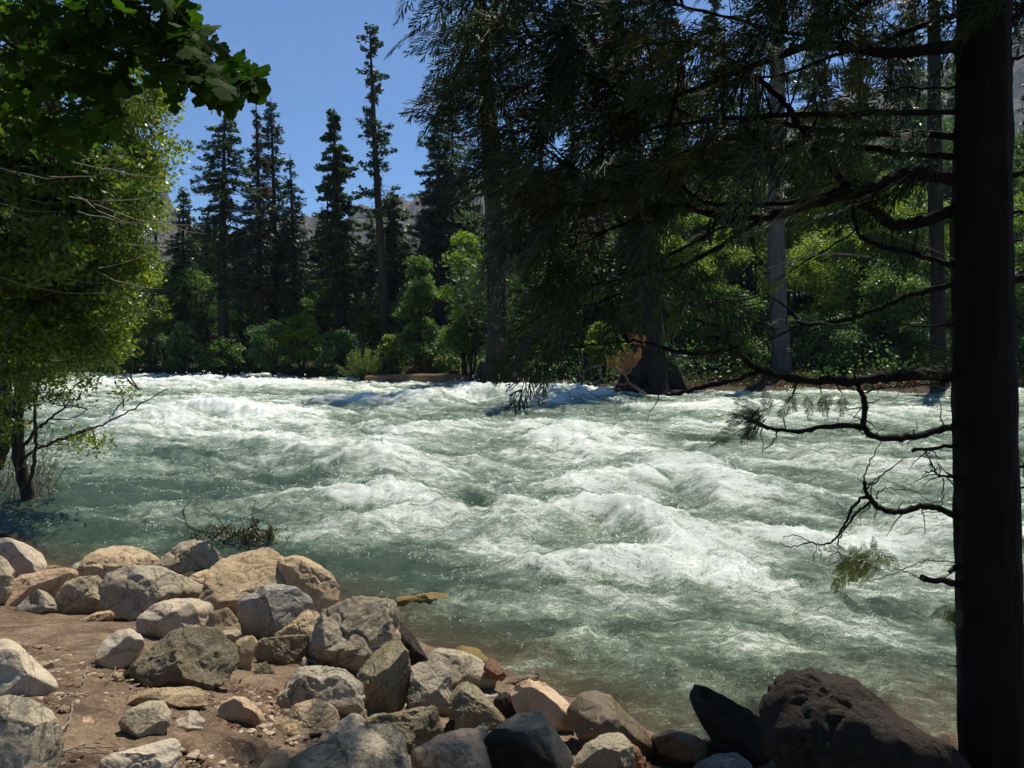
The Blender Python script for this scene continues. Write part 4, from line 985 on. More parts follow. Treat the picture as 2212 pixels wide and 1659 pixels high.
LT = [
 (325, 60, 680, 48, 45, 'round yellow green tree below the bare dead conifer', 'leaf_yell', 'tree', 6000), (395, 59, 740, 50, 55, 'dim green bush left of the pale layered bush', 'leaf_deep', 'bush', 6000),
 (285, 60, 760, 50, 45, 'dull green bush at the left end of the far bank', 'leaf_green', 'bush', 5000), (470, 57, 765, 48, 50, 'layered light green bush under the tall layered fir', 'leaf_green', 'bush', 7000),
 (592, 57, 745, 55, 60, 'big dark green bush below the spiky pair', 'leaf_deep', 'bush', 8000), (655, 56.5, 735, 48, 62, 'fresh green layered bush left of the dense dark cedar', 'leaf_yell', 'bush', 7000),
 (700, 61, 655, 48, 48, 'rounded green tree behind the fresh layered bush', 'leaf_green', 'tree', 6000), (740, 55, 755, 60, 50, 'dark green bush at the foot of the dense dark cedar', 'leaf_deep', 'bush', 7000),
 (530, 60, 790, 60, 30, 'low shady bush right of the layered light green one', 'leaf_deep', 'bush', 4000), (905, 52, 630, 44, 85, 'tall light green cone shaped tree left of the big straight trunk', 'leaf_green', 'tree', 9000),
 (925, 52, 735, 60, 55, 'deep green bush below the light cone shaped tree', 'leaf_deep', 'bush', 7000), (850, 52, 755, 30, 36, 'small bright green bush right of the willow', 'leaf_yell', 'bush', 3000),
 (1020, 47, 590, 60, 110, 'tall bright green tree just left of the big straight trunk', 'leaf_yell', 'tree', 12000), (1000, 48, 720, 60, 70, 'green bush at the left of the big trunk foot', 'leaf_green', 'bush', 8000),
 (1125, 45, 640, 62, 80, 'blue green leafy tree right of the big straight trunk', 'leaf_deep', 'tree', 9000), (965, 50, 790, 34, 22, 'small pale bush above the fallen log', 'leaf_willow', 'bush', 2500),
 (1180, 48, 745, 70, 60, 'shady bush between the two big trunks', 'leaf_deep', 'bush', 7000), (1300, 46, 745, 45, 45, 'yellow green bush left of the thick flared trunk', 'leaf_yell', 'bush', 5000),
 (1270, 50, 600, 90, 90, 'dark leafy tree between the slender trunks', 'leaf_deep', 'tree', 9000), (1500, 50, 560, 100, 110, 'bright yellow green tree right of the thick flared trunk', 'leaf_yell', 'tree', 13000),
 (1560, 48, 690, 90, 80, 'shady green bush behind the low cedar bough', 'leaf_green', 'bush', 9000), (1620, 56, 430, 100, 90, 'pale green tree top above the grey trunk', 'leaf_green', 'tree', 9000),
 (1790, 50, 600, 100, 110, 'bright leafy tree right of the grey trunk', 'leaf_yell', 'tree', 14000), (1760, 47, 730, 100, 70, 'deep green bush right of the grey trunk foot', 'leaf_deep', 'bush', 9000),
 (1900, 48, 660, 100, 90, 'glossy green tree left of the near cedar trunk', 'leaf_green', 'tree', 13000), (1960, 52, 500, 110, 110, 'tall yellow green tree behind the thick drooping bough', 'leaf_yell', 'tree', 14000),
 (1860, 56, 400, 110, 90, 'sunlit green tree top seen through the cedar boughs', 'leaf_green', 'tree', 9000), (2110, 47, 600, 110, 130, 'broad green tree mostly hidden by the near cedar trunk', 'leaf_green', 'tree', 11000),
 (2260, 48, 520, 110, 120, 'yellow green tree cut by the right edge of the picture', 'leaf_yell', 'tree', 11000), (1990, 46, 760, 100, 60, 'low green bush standing at the flooded right bank', 'leaf_deep', 'bush', 8000),
 (1450, 58, 430, 110, 90, 'dark green tree top behind the thick flared trunk', 'leaf_deep', 'tree', 8000), (2220, 44, 760, 70, 70, 'dim bush at the right edge above the water', 'leaf_deep', 'bush', 6000),
 (430, 63, 640, 60, 70, 'shady green tree behind the layered bush at the left', 'leaf_green', 'tree', 6000), (530, 64, 690, 70, 60, 'mid green tree between the left conifers', 'leaf_green', 'tree', 6000),
 (640, 64, 660, 50, 50, 'dim green tree behind the fresh layered bush', 'leaf_deep', 'tree', 5000), (800, 60, 700, 60, 70, 'mid green tree left of the tallest pine trunk', 'leaf_green', 'tree', 6000), (350, 64, 610, 60, 50, 'deep green tree below the granite peak', 'leaf_deep', 'tree', 5000),
 (870, 57, 690, 40, 60, 'shaded green tree right of the tallest pine trunk', 'leaf_deep', 'tree', 5000), (1100, 52, 520, 60, 90, 'green tree behind the big straight trunk', 'leaf_green', 'tree', 7000),
 (1390, 56, 560, 120, 110, 'pale green tree deep behind the thick flared trunk', 'leaf_green', 'tree', 9000), (1700, 58, 540, 110, 100, 'yellow green tree deep behind the grey trunk', 'leaf_yell', 'tree', 10000), (1750, 62, 400, 130, 90, 'dusky green tree top above the grey trunk woods', 'leaf_deep', 'tree', 9000),
 (1960, 60, 340, 120, 90, 'dusky green tree top high behind the cedar boughs', 'leaf_deep', 'tree', 9000), (1850, 51, 760, 90, 50, 'shady low bush right of the deep green one', 'leaf_green', 'bush', 6000), (1620, 49, 770, 80, 40, 'low green bush left of the grey trunk foot', 'leaf_deep', 'bush', 5000), (2180, 55, 400, 90, 120, 'green tree top right of the near cedar trunk', 'leaf_green', 'tree', 8000),
 (1900, 54, 560, 120, 90, 'pale leafy tree behind the glossy green one', 'leaf_yell', 'tree', 9000), (1540, 53, 620, 70, 90, 'slim green tree left of the grey trunk', 'leaf_green', 'tree', 7000),
 (150, 62, 700, 150, 110, 'green tree behind the near left tree trunks', 'leaf_green', 'tree', 9000), (60, 58, 560, 160, 150, 'dark tree far behind the near left tree', 'leaf_deep', 'tree', 9000)]
for i, (px, d, cy, rx, ry, lab, mt, cat, n) in enumerate(LT):
    leafy(px, d, cy, rx, ry, lab, mt, 500 + i, int(n * 1.5), name='broadleaf_tree' if cat == 'tree' else 'leafy_bush', cat=cat, cone=.6 if ry > rx * 1.3 else .2)

# pale willow at the water
def willow(px, d, py_base, label, seed, w, h):
    r = rngs(seed); b = at(px, py_base, d); b[2] = max(float(ground_h(b[0], b[1])), 0) - .1
    root = thing('willow_bush', b, label, 'bush', 'leafy trees and bushes on the far bank')
    mb, cr = MB(), MB(); k = d / F_PX
    for i in range(46):
        a = r.normal(0, .6); L = h * k * r.uniform(.6, 1.05); s = np.linspace(0, 1, 7); yb = r.normal(0, .4)
        pts = np.stack([np.sin(a) * L * s * (w / h) * 1.3, yb * s * L, np.cos(a) * L * s - .15 * abs(a) * L * s ** 2], -1)
        mb.tube(pts, np.linspace(.025, .006, 7), 3)
        n = 130; t_ = r.uniform(.35, 1, n); pp = np.stack([np.interp(t_, s, pts[:, j]) for j in range(3)], -1) + r.normal(0, .07, (n, 3))
        dd = unit(pts[-1] - pts[0] + r.normal(0, .5 * L, (n, 3))); nn = unit(np.cross(dd, rand_unit(n, r)))
        cr.leaves(pp, dd * .07, nn * .018)
    mb.obj('stems', M['bark_far'], root); cr.obj('foliage', M['leaf_willow'], root)
willow(785, 50.5, 808, 'pale olive willow bush spreading at the water edge left of the log', 61, 62, 78)

# undergrowth of the far bank
r = rngs(66)
def ground_leaves(n, x0, x1, y0, y1, h, seed, mat, name, label, sz=.08):
    r = rngs(seed); x = r.uniform(x0, x1, n); y = y0 + r.uniform(0, 1, n) * (y1 - y0) if not callable(y0) else y0(x) + r.random(n) ** 1.3 * y1
    g = ground_h(x, y); hh = h * np.clip(.5 + fbm2(x * .5, y * .5, 3, seed) * 1.4, .05, 1)
    ok = g > 0.02
    z = g + r.random(n) ** 1.2 * hh
    P = np.stack([x, y, z], -1)[ok]; n = len(P)
    nn = unit(rand_unit(n, r) + np.array([0, 0, .8])); u = unit(np.cross(nn, rand_unit(n, r))); w_ = np.cross(nn, u)
    mb = MB(); lf = sz * r.uniform(.6, 1.4, n); mb.leaves(P, u * lf[:, None], w_ * (lf * .5)[:, None])
    return struct(mb.obj(name, M[mat]), 'stuff', label)
shoreF = lambda x: np.interp(x, FRX, FRY) + .6
ground_leaves(70000, -55, 45, shoreF, 22, 2.2, 67, 'leaf_deep', 'undergrowth', 'dark undergrowth along the far bank', .10)
ground_leaves(9000, -9.5, -3.5, lambda x: np.interp(x, FRX, FRY) + .8, 3.5, 1.0, 68, 'dry', 'dry_grass', 'reddish dead grass behind the fallen log')
ground_leaves(16000, 6, 34, lambda x: np.interp(x, FRX, FRY) + .3, 8, .5, 69, 'dry', 'bank_debris', 'brown twiggy debris on the flooded right bank')

# fallen log and flotsam
def log_obj(name, pts, d, wpx, mat, label, cat, seed, k=10):
    P = np.array([at(x, y, dd) for (x, y), dd in zip(pts, d)]); w_ = np.array(wpx) * .5 * np.array(d) / F_PX
    q = spline(np.hstack([P, w_[:, None]]), 6); o0 = q[0, :3].copy(); mb = MB()
    mb.tube(q[:, :3] - o0, q[:, 3], k, .16, seed)
    ob = mb.obj(name, M[mat], None, True); ob.location = tuple(o0); tag(ob, label, cat)
    return ob
log_obj('fallen_log', [(790, 818), (860, 818), (940, 818), (1035, 819)], [49.5, 49, 48.5, 48], [14, 20, 22, 24], 'log', 'long pale brown fallen log at the water edge left of the big trunk', 'log', 1)
log_obj('driftwood', [(930, 836), (980, 832), (1020, 834)], [43, 43, 43], [6, 9, 7], 'bark_dead', 'short broken branch lying in the water below the fallen log', 'driftwood', 2)
log_obj('fallen_log', [(1265, 842), (1360, 846), (1450, 850), (1540, 852)], [39, 38.6, 38.4, 38.4], [12, 16, 18, 14], 'bark_far', 'dark log lying along the foot of the thick flared trunk', 'log', 3)
log_obj('fallen_log', [(1560, 855), (1640, 853), (1760, 858)], [39, 39, 38.6], [9, 12, 9], 'bark_far', 'low dark log in the shade right of the thick flared trunk', 'log', 4)
log_obj('marker_post', [(964, 815), (964.3, 806)], [48.2, 48.2], [4, 4], 'bark_dead', 'tiny pale stub standing on the fallen log', 'stub', 5)

# ------------------------------------------------------------------ the near incense cedar on the right
def plume_template(seed):
    r = rngs(seed); P0, P1, Wd = [], [], []
    ns = 10
    bend = r.normal(0, .10)
    def stem(t): return np.array([t, bend * t * t, 0.0])
    for i in range(10): P0.append(stem(i / 10)); P1.append(stem((i + 1) / 10)); Wd.append(.014)
    for i in range(1, ns):
        t = i / ns + r.uniform(-.02, .02)
        for sd_ in (-1, 1):
            L = (.46 * (1 - t) ** .75 + .05) * r.uniform(.7, 1.15); a = math.radians(r.uniform(26, 40)) * sd_
            p = stem(t); dr = np.array([math.cos(a), math.sin(a), 0.0]); q = p + dr * L
            mid = p + dr * L * .5 + np.array([.02 * L, 0, 0])
            P0 += [p, mid]; P1 += [mid, q + np.array([.05 * L, 0, 0])]; Wd += [.019, .016]
            nt_ = max(2, int(L * 11))
            for k in range(1, nt_ + 1):
                f = k / (nt_ + 1)
                for s2 in (-1, 1):
                    l2 = (.24 * (1 - f) + .05) * r.uniform(.6, 1.2) * (L / .4) ** .5; b = a + math.radians(r.uniform(13, 27)) * s2
                    p2 = p + dr * L * f; P0.append(p2); P1.append(p2 + np.array([math.cos(b), math.sin(b), 0]) * l2); Wd.append(.0135)
    P0, P1, Wd = np.array(P0), np.array(P1), np.array(Wd)
    e = unit(P1 - P0); pr = np.stack([-e[:, 1], e[:, 0], 0 * e[:, 0]], -1) * Wd[:, None] * .5
    V = np.stack([P0 - pr, P0 + pr, P1 + pr * .55, P1 - pr * .55], 1)
    V[..., 2] += -.30 * V[..., 0] ** 2 - .55 * V[..., 1] ** 2 + .02 * np.sin(V[..., 0] * 30 + V[..., 1] * 17)
    return V.reshape(-1, 3)
PT = [plume_template(800 + i) for i in range(7)]
def add_plumes(mb, P, F, N, S, seed):
    r = rngs(seed); F = unit(F); N = unit(N - F * (N * F).sum(1)[:, None]); B = np.cross(N, F)
    idx = r.integers(0, len(PT), len(P)); flip = np.where(r.random(len(P)) < .5, 1., -1.)
    for k in range(len(PT)):
        s = idx == k
        if not s.any(): continue
        T = PT[k]
        V = P[s][:, None] + S[s][:, None, None] * (T[None, :, :1] * F[s][:, None] + (T[None, :, 1:2] * flip[s][:, None, None]) * B[s][:, None] + T[None, :, 2:] * N[s][:, None])
        V = V.reshape(-1, 3); mb.add(V, np.arange(len(V)).reshape(-1, 4))

TD = 4.0
c_base = at(2150, 1700, TD); c_base[2] = float(ground_h(c_base[0], c_base[1])) - .15
cedar = thing('incense_cedar', c_base, 'near black incense cedar trunk with long drooping boughs at the right', 'tree')
r = rngs(31)
tp = np.array([at(x, y, TD) for x, y in [(2150, 1760), (2147, 1659), (2138, 1300), (2134, 1100), (2126, 800), (2120, 500), (2124, 200), (2125, 0), (2126, -400), (2128, -1200), (2130, -2600)]])
tw = np.array([150, 138, 126, 122, 119, 116, 104, 98, 90, 70, 20]) * .5 * TD / F_PX
q = spline(np.hstack([tp, tw[:, None]]), 22)
mb = MB(); cb = c_base
kk = 40; th = np.arange(kk) * 2 * math.pi / kk
n_ = len(q)
Z_ = np.repeat(q[:, 2:3], kk, 1); TH = np.repeat(th[None], n_, 0)
rid = fbm2(np.cos(TH) * 5 + Z_ * .4, np.sin(TH) * 5 + Z_ * 2.2, 4, 301) * .12 + np.abs(fbm2(TH * 5, Z_ * 3, 3, 303)) * .09
R_ = q[:, 3:4] * (1 + rid)
V = np.stack([q[:, 0:1] + R_ * np.cos(TH), q[:, 1:2] + R_ * np.sin(TH), Z_], -1).reshape(-1, 3) - cb
i = np.arange(n_ - 1)[:, None] * kk; j = np.arange(kk)[None]; j2 = (j + 1) % kk
mb.add(V, np.stack([i + j, i + j2, i + kk + j2, i + kk + j], -1).reshape(-1, 4))
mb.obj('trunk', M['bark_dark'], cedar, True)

def bough(pts, w0, w1, d0=TD, d1=None, dead=False, wig=.006, m_=6, k=7):
    """pts in photo pixels from the trunk outwards; the depth runs from d0 to d1"""
    d1 = d0 if d1 is None else d1
    n = len(pts); ds = np.linspace(d0, d1, n)
    P = np.array([at(x, y, dd) for (x, y), dd in zip(pts, ds)])
    w_ = np.linspace(w0, w1, n) * .5 * TD / F_PX
    q = spline(np.hstack([P, w_[:, None]]), m_)
    q[1:, :3] += r.normal(0, wig, (len(q) - 1, 3)) * .5
    q[:, 3] *= 1 + r.uniform(-.12, .2, len(q))
    return q
BOUGHS = [
 ([(2100, 96), (1952, 112), (1850, 105), (1760, 96), (1664, 128), (1504, 190), (1380, 240), (1240, 300)], 26, 7, 4.0, 4.2),
 ([(2100, 25), (1990, 55), (1900, 92), (1800, 120), (1700, 160), (1600, 170)], 14, 5, 4.0, 4.5),
 ([(2100, -60), (1960, -40), (1880, 0), (1808, 48), (1760, 60), (1700, 72), (1560, 33), (1450, 10)], 16, 5, 4.0, 4.2),
 ([(2100, 186), (2000, 192), (1955, 190), (1900, 200)], 7, 3, 4.0, 4.1),
 ([(2100, 452), (2060, 454), (1984, 480), (1930, 486), (1888, 458), (1850, 432), (1824, 397), (1776, 336), (1728, 272), (1696, 224), (1650, 180), (1560, 120), (1480, 90), (1380, 100)], 28, 8, 4.0, 4.4),
 ([(2100, 395), (1984, 378), (1920, 390), (1824, 422), (1728, 448), (1648, 470), (1536, 461), (1460, 445), (1380, 470), (1300, 500)], 28, 5, 4.0, 3.8),
 ([(1850, 410), (1780, 418), (1700, 438), (1620, 443), (1540, 440), (1504, 425), (1440, 380), (1350, 350)], 14, 4, 4.02, 4.3),
 ([(1690, 455), (1648, 470), (1542, 541), (1478, 570), (1398, 589), (1334, 605), (1254, 624)], 13, 3, 3.95, 3.8),
 ([(1600, 466), (1560, 490), (1494, 525), (1398, 583), (1330, 640)], 9, 3, 3.9, 3.6),
 ([(2090, 612), (1977, 634), (1913, 660), (1849, 685), (1785, 698), (1730, 698), (1700, 665), (1660, 640)], 13, 4, 4.0, 4.1),
 ([(2090, 585), (2009, 557), (1913, 535), (1871, 519), (1849, 490), (1840, 440)], 12, 7, 4.0, 4.05),
 ([(2100, 807), (1977, 810), (1913, 815), (1817, 823), (1721, 820), (1641, 797), (1609, 775), (1580, 749), (1555, 708), (1500, 690)], 26, 5, 4.0, 3.9),
 ([(1595, 752), (1510, 762), (1446, 756), (1382, 736), (1300, 745), (1222, 749)], 12, 3, 3.92, 3.7),
 ([(1650, 798), (1574, 823), (1510, 839), (1446, 852), (1382, 845), (1360, 823), (1351, 790)], 11, 4, 3.95, 3.85),
 ([(2100, 912), (2067, 919), (2009, 935), (1945, 945), (1881, 941), (1862, 922), (1785, 922), (1721, 932), (1657, 922), (1609, 903)], 17, 7, 4.0, 3.9),
 ([(1864, 925), (1868, 890), (1866, 860), (1855, 838), (1850, 820)], 12, 9, 3.97, 3.97),
 ([(2100, 963), (2030, 967), (1970, 973)], 9, 7, 4.0, 3.95),
 ([(2100, 1122), (2072, 1117), (2027, 1098), (1985, 1095), (1937, 1106), (1901, 1098), (1881, 1078), (1870, 1058), (1869, 1040)], 16, 8, 4.0, 3.9),
 ([(1875, 1068), (1845, 1092), (1825, 1134), (1803, 1165), (1775, 1176), (1750, 1171), (1710, 1182), (1685, 1175)], 7, 1.5, 3.9, 3.8),
 ([(1878, 1085), (1850, 1110), (1828, 1140), (1812, 1165), (1812, 1190), (1822, 1210)], 6, 2, 3.9, 3.85),
 ([(1869, 1045), (1867, 1025), (1885, 990), (1904, 950)], 4, 1.5, 3.9, 3.9), ([(1874, 1055), (1915, 1019), (1957, 986)], 3.5, 1.5, 3.9, 3.9),
 ([(1893, 1078), (1900, 1062), (1924, 1054), (1985, 1067), (2020, 1092)], 3, 1.2, 3.9, 3.8),
 ([(1755, 1172), (1720, 1158), (1690, 1160)], 2.5, 1.2, 3.83, 3.8), ([(1765, 1176), (1755, 1210)], 2, 1.2, 3.83, 3.8), ([(1770, 1176), (1772, 1215)], 2, 1.2, 3.83, 3.8),
 ([(1990, 1096), (1997, 1125), (1998, 1155)], 2.5, 1.2, 3.95, 3.95),
 ([(2100, 1035), (2069, 1033), (2041, 1028), (2024, 1025), (2013, 1003), (1996, 966)], 8, 2, 4.0, 3.9),
 ([(2045, 1030), (2060, 1050), (2074, 1068)], 3, 1.5, 3.95, 3.85), ([(2036, 1032), (2038, 1060), (2033, 1090)], 3, 1.5, 3.95, 3.9), ([(2020, 1015), (2000, 1020), (1992, 1030)], 3, 1.5, 3.95, 3.9),
 ([(2110, 1270), (2074, 1262), (1993, 1250)], 16, 14, 4.0, 3.95), ([(2100, 1214), (2052, 1233)], 14, 11, 4.0, 3.95),
 ([(1998, 1258), (1975, 1244), (1950, 1232), (1900, 1230), (1858, 1216), (1830, 1200)], 2.5, 1.2, 3.95, 3.85), ([(2080, 1214), (2000, 1212), (1960, 1226), (1900, 1250), (1860, 1255)], 2.5, 1.2, 4.0, 3.85),
 ([(2090, 1345), (2060, 1340), (2065, 1320)], 7, 3, 4.0, 3.95), ([(2080, 1440), (2045, 1437)], 4, 2, 4.0, 4.0),
 ([(2150, 385), (2190, 378), (2240, 360)], 16, 12, 4.0, 4.0), ([(2150, 455), (2212, 458)], 9, 7, 4.0, 4.0), ([(2150, 610), (2200, 602), (2260, 590)], 24, 18, 4.0, 4.0), ([(2150, 62), (2200, 35), (2230, -10)], 14, 10, 4.0, 4.0), ([(2150, 140), (2212, 120)], 9, 7, 4, 4),
 ([(2150, 520), (2212, 518)], 6, 5, 4, 4), ([(2160, 1010), (2215, 1008)], 8, 6, 4, 4), ([(2160, 1055), (2215, 1052)], 6, 5, 4, 4),
 ([(2100, 300), (1990, 290), (1880, 288), (1750, 275), (1620, 255), (1500, 250), (1350, 190), (1200, 130), (1080, 60)], 16, 5, 4.0, 4.5),
 ([(2100, -160), (1900, -120), (1700, -60), (1500, -20), (1300, 30), (1150, 90), (1040, 180)], 22, 5, 4.0, 4.3),
 ([(2100, 240), (1900, 245), (1700, 250), (1500, 262), (1350, 300), (1250, 370)], 15, 4, 4.0, 3.7),
 ([(2100, 340), (1950, 330), (1800, 310), (1640, 320), (1480, 330), (1320, 400), (1200, 430), (1130, 420)], 15, 4, 4.0, 4.6),
 ([(1700, 70), (1696, 20), (1706, -40)], 6, 4, 4.1, 4.1), ([(1800, 100), (1785, 60), (1782, 0)], 6, 4, 4.1, 4.1),
 ([(1900, 395), (1880, 440), (1870, 480), (1800, 530), (1700, 590), (1640, 640)], 6, 2, 4.0, 4.2), ([(1990, 475), (1970, 540), (1950, 600)], 4, 2, 4.0, 4.2), ([(1930, 488), (1925, 540), (1900, 580)], 4, 2, 4.0, 4.1),
 ([(1730, 700), (1690, 720), (1640, 745), (1600, 760)], 5, 2, 4.05, 4.1), ([(1849, 820), (1845, 790), (1840, 760)], 5, 2, 3.95, 4.0), ([(2060, 700), (2000, 705), (1950, 700)], 6, 3, 4.0, 4.1), ([(2060, 820), (2010, 830), (1960, 835)], 5, 2, 4.0, 4.1),
 ([(1720, 822), (1715, 850), (1700, 870)], 5, 2, 3.95, 3.9), ([(1860, 850), (1900, 838), (1960, 832)], 4, 2, 3.95, 3.9), ([(1680, 925), (1672, 950), (1645, 978)], 4, 1.5, 3.9, 3.9), ([(1620, 905), (1580, 895), (1538, 900)], 3, 1.2, 3.9, 3.85),
 ([(1975, 810), (1980, 780), (2000, 740), (2040, 720)], 4, 2, 4, 4.1), ([(1930, 812), (1975, 780), (2010, 762), (2020, 735)], 3, 1.5, 3.95, 3.9),
]
bl = []
wood = MB()
for b_ in BOUGHS:
    q = bough(*b_); bl.append(q)
    wood.tube(q[:, :3] - cb, q[:, 3], 7, .25, len(bl))
# short dead twigs along the boughs
for q in bl:
    if q[0, 3] < .008: continue
    for _ in range(int(len(q) / 3)):
        j = r.integers(3, len(q)); L = r.uniform(.03, .16); s = np.linspace(0, 1, 4)
        dd = unit(np.array([r.normal(-.3, .6), r.normal(0, .5), r.normal(-.2, .8)]))
        wood.tube(q[j, :3] + dd * L * s[:, None] + np.vstack([[0, 0, 0], r.normal(0, .008, (3, 3))]) - cb, np.linspace(.004, .0015, 4), 3)

BL = [ # centre, half size in photo pixels, plumes
 (975, 45, 70, 50, 16), (1010, 100, 70, 60, 24), (1020, 180, 70, 40, 22), (1060, 240, 50, 60, 20), (1130, 100, 110, 120, 120), (1290, 120, 140, 150, 200), (1480, 130, 150, 160, 170), (1640, 100, 110, 110, 70), (1780, 40, 130, 60, 34), (1900, 20, 110, 50, 30),
 (1940, 150, 110, 90, 34), (1180, 340, 80, 100, 70), (1310, 360, 140, 140, 170), (1480, 320, 140, 140, 130), (1430, 520, 90, 70, 50), (1230, 520, 110, 100, 100), (1190, 620, 80, 80, 70), (1310, 630, 110, 60, 50),
 (1160, 740, 40, 40, 16), (1430, 640, 120, 50, 26), (1640, 260, 110, 80, 46), (1820, 260, 140, 90, 60), (1990, 340, 60, 90, 22), (1560, 380, 120, 60, 30),
 (1700, 350, 100, 60, 26), (1850, 350, 90, 50, 22), (1400, 800, 40, 20, 0), (1620, 770, 60, 30, 6), (2290, 480, 20, 100, 6)]
up = [(1150, -130, 250, 90, 110), (1550, -130, 300, 90, 150), (1950, -150, 250, 120, 120), (1400, -330, 350, 120, 160), (1900, -400, 300, 150, 150), (2250, -100, 120, 200, 60), (1750, -800, 300, 300, 120), (2300, -600, 200, 300, 80)]
FP, FF, FN, FS = [], [], [], []
for e in [(-.5, 6.6, 8.0), (.8, 7.0, 7.6), (2.2, 7.0, 7.2), (3.6, 7.0, 7.2), (4.6, 6.6, 7.0), (-2.4, 6.2, 7.8)]:  # unseen boughs added to carry the shading foliage
    p0 = at(2126, -700, TD); s_ = np.linspace(0, 1, 9)[:, None]; p0[2] = 6.0 + r.uniform(0, .8)
    wood.tube(p0 + (np.array(e) - p0) * s_ + np.array([0, 0, .8]) * s_ * (1 - s_) - cb, np.linspace(.05, .012, 9), 6)
tips = np.concatenate([q[len(q) // 2:, :3] for q in bl[:16] + bl[44:48]])
for (cx, cy, rx, ry, n) in BL + up:
    if n == 0: continue
    n = int(n * (.27 if cy < 300 else .23 if cy < 480 else .15) if cy > -60 else n * .45)
    sc_ = .62
    n = max(n, 2)
    px = cx + np.clip(r.normal(0, 1, n), -1.4, 1.4) * rx * sc_ + 45; py = cy + np.clip(r.normal(0, 1, n), -1.4, 1.3) * ry * sc_ - 15
    lo = 3.45 if cy > -200 else 3.2
    dd = r.uniform(lo, 5.0, n)
    P = np.array([at(a, b, c) for a, b, c in zip(px, py, dd)])
    F = np.stack([r.normal(-.75, .5, n), r.normal(-.1, .55, n), r.normal(-.45, .4, n)], -1)
    N = np.stack([r.normal(0, .5, n), r.normal(-.5, .6, n), r.normal(.6, .5, n)], -1)
    FP.append(P); FF.append(F); FN.append(N); FS.append(r.uniform(.24, .54, n))
# unseen high foliage added along the sun direction to shade the nearest rocks
SD = np.array([math.cos(math.radians(SUN_EL)) * math.sin(math.radians(SUN_AZ)), math.cos(math.radians(SUN_EL)) * math.cos(math.radians(SUN_AZ)), math.sin(math.radians(SUN_EL))])
for (px, py, rr_, n) in [(690, 1640, .15, 12), (820, 1600, .10, 6), (1110, 1650, .15, 20), (1010, 1610, .05, 2), (1700, 1600, .20, 34), (1880, 1630, .24, 44), (1590, 1640, .15, 22), (1990, 1650, .22, 24), (20, 1600, .08, 4)]:
    n = int(n * 2.4)
    T0 = at(px, py, ground_hit(px, min(py + 60, 1900), 0))
    P = T0 + SD * r.uniform(7, 8.2, n)[:, None] + r.normal(0, rr_, (n, 3))
    FP.append(P); FF.append(np.stack([r.normal(-.5, .5, n), r.normal(.4, .5, n), r.normal(-.2, .3, n)], -1)); FN.append(np.stack([r.normal(0, .3, n), r.normal(0, .3, n), r.normal(1, .2, n)], -1)); FS.append(r.uniform(.3, .5, n))
# plumes read singly from the photograph against the sky (root -> tip)
SING = [((1080, 225), (888, 168), 3.7, .95), ((1090, 270), (900, 200), 3.75, .8), ((1070, 20), (905, 90), 3.9, .9), ((1040, 60), (925, 150), 3.8, .8), ((1080, 130), (930, 175), 3.9, .75), ((1000, -30), (900, 60), 3.9, .9), ((1120, 260), (990, 350), 3.8, .9),
        ((1110, 250), (1045, 400), 3.8, .8), ((1180, 320), (1130, 420), 3.8, .8), ((1060, 180), (1010, 290), 3.8, .8), ((1020, 130), (960, 240), 3.8, .6), ((1180, 780), (1165, 868), 3.7, .9),
        ((1650, 900), (1580, 905), 3.85, .9), ((1640, 915), (1610, 955), 3.85, .9), ((1650, 890), (1600, 862), 3.85, .8), ((1600, 930), (1540, 950), 3.85, .8), ((1655, 905), (1590, 880), 3.85, .7), ((1655, 905), (1600, 930), 3.85, .8), ((1640, 880), (1620, 945), 3.85, .8), ((1660, 900), (1660, 850), 3.85, .8),
        ((1720, 850), (1690, 895), 3.9, .8), ((1740, 850), (1760, 900), 3.9, .8), ((1775, 850), (1785, 900), 3.9, .7), ((1800, 850), (1770, 880), 3.9, .7), ((1820, 850), (1822, 895), 3.9, .6), ((1700, 850), (1730, 880), 3.9, .7), ((2060, 760), (1990, 775), 3.9, .5), ((2060, 790), (2000, 800), 3.9, .5),
        ((1240, 430), (1110, 560), 3.7, 1.0), ((1300, 560), (1130, 640), 3.7, .9), ((1280, 620), (1140, 720), 3.7, .9), ((1250, 500), (1110, 500), 3.8, .8)]
for (a, b, d_, wf_) in SING:
    p0, p1 = at(a[0], a[1], d_), at(b[0], b[1], d_ - .05)
    FP.append(p0[None]); FF.append((p1 - p0)[None]); FN.append((np.array([[.15, -1, .5]]) + r.normal(0, .25, (1, 3)))); FS.append(np.array([np.linalg.norm(p1 - p0)]))
FP, FF, FN, FS = map(np.concatenate, (FP, FF, FN, FS))
fol = MB(); add_plumes(fol, FP - cb, FF, FN, FS, 5)
# woody twig that carries each plume back towards the nearest bough
allb = np.concatenate([q[:, :3] for q in bl])
for j in range(len(FP)):
    if j % 2 and FS[j] < .4: continue
    dv = allb - FP[j]; k_ = np.argmin((dv ** 2).sum(1)); L = np.linalg.norm(dv[k_])
    if L > .9: e = FP[j] + unit(np.array([.9, r.normal(0, .4), .15])) * r.uniform(.2, .4)
    else: e = allb[k_]
    s = np.linspace(0, 1, 5)[:, None]
    pts = FP[j] + (e - FP[j]) * s + np.array([0, 0, -.12 * L]) * (s * (1 - s)) * 2
    wood.tube(pts - cb, np.linspace(.0025, .006, 5), 3)
wood.obj('boughs', M['bark_dark'], cedar, True)
fol.obj('crown', M['cedar'], cedar)
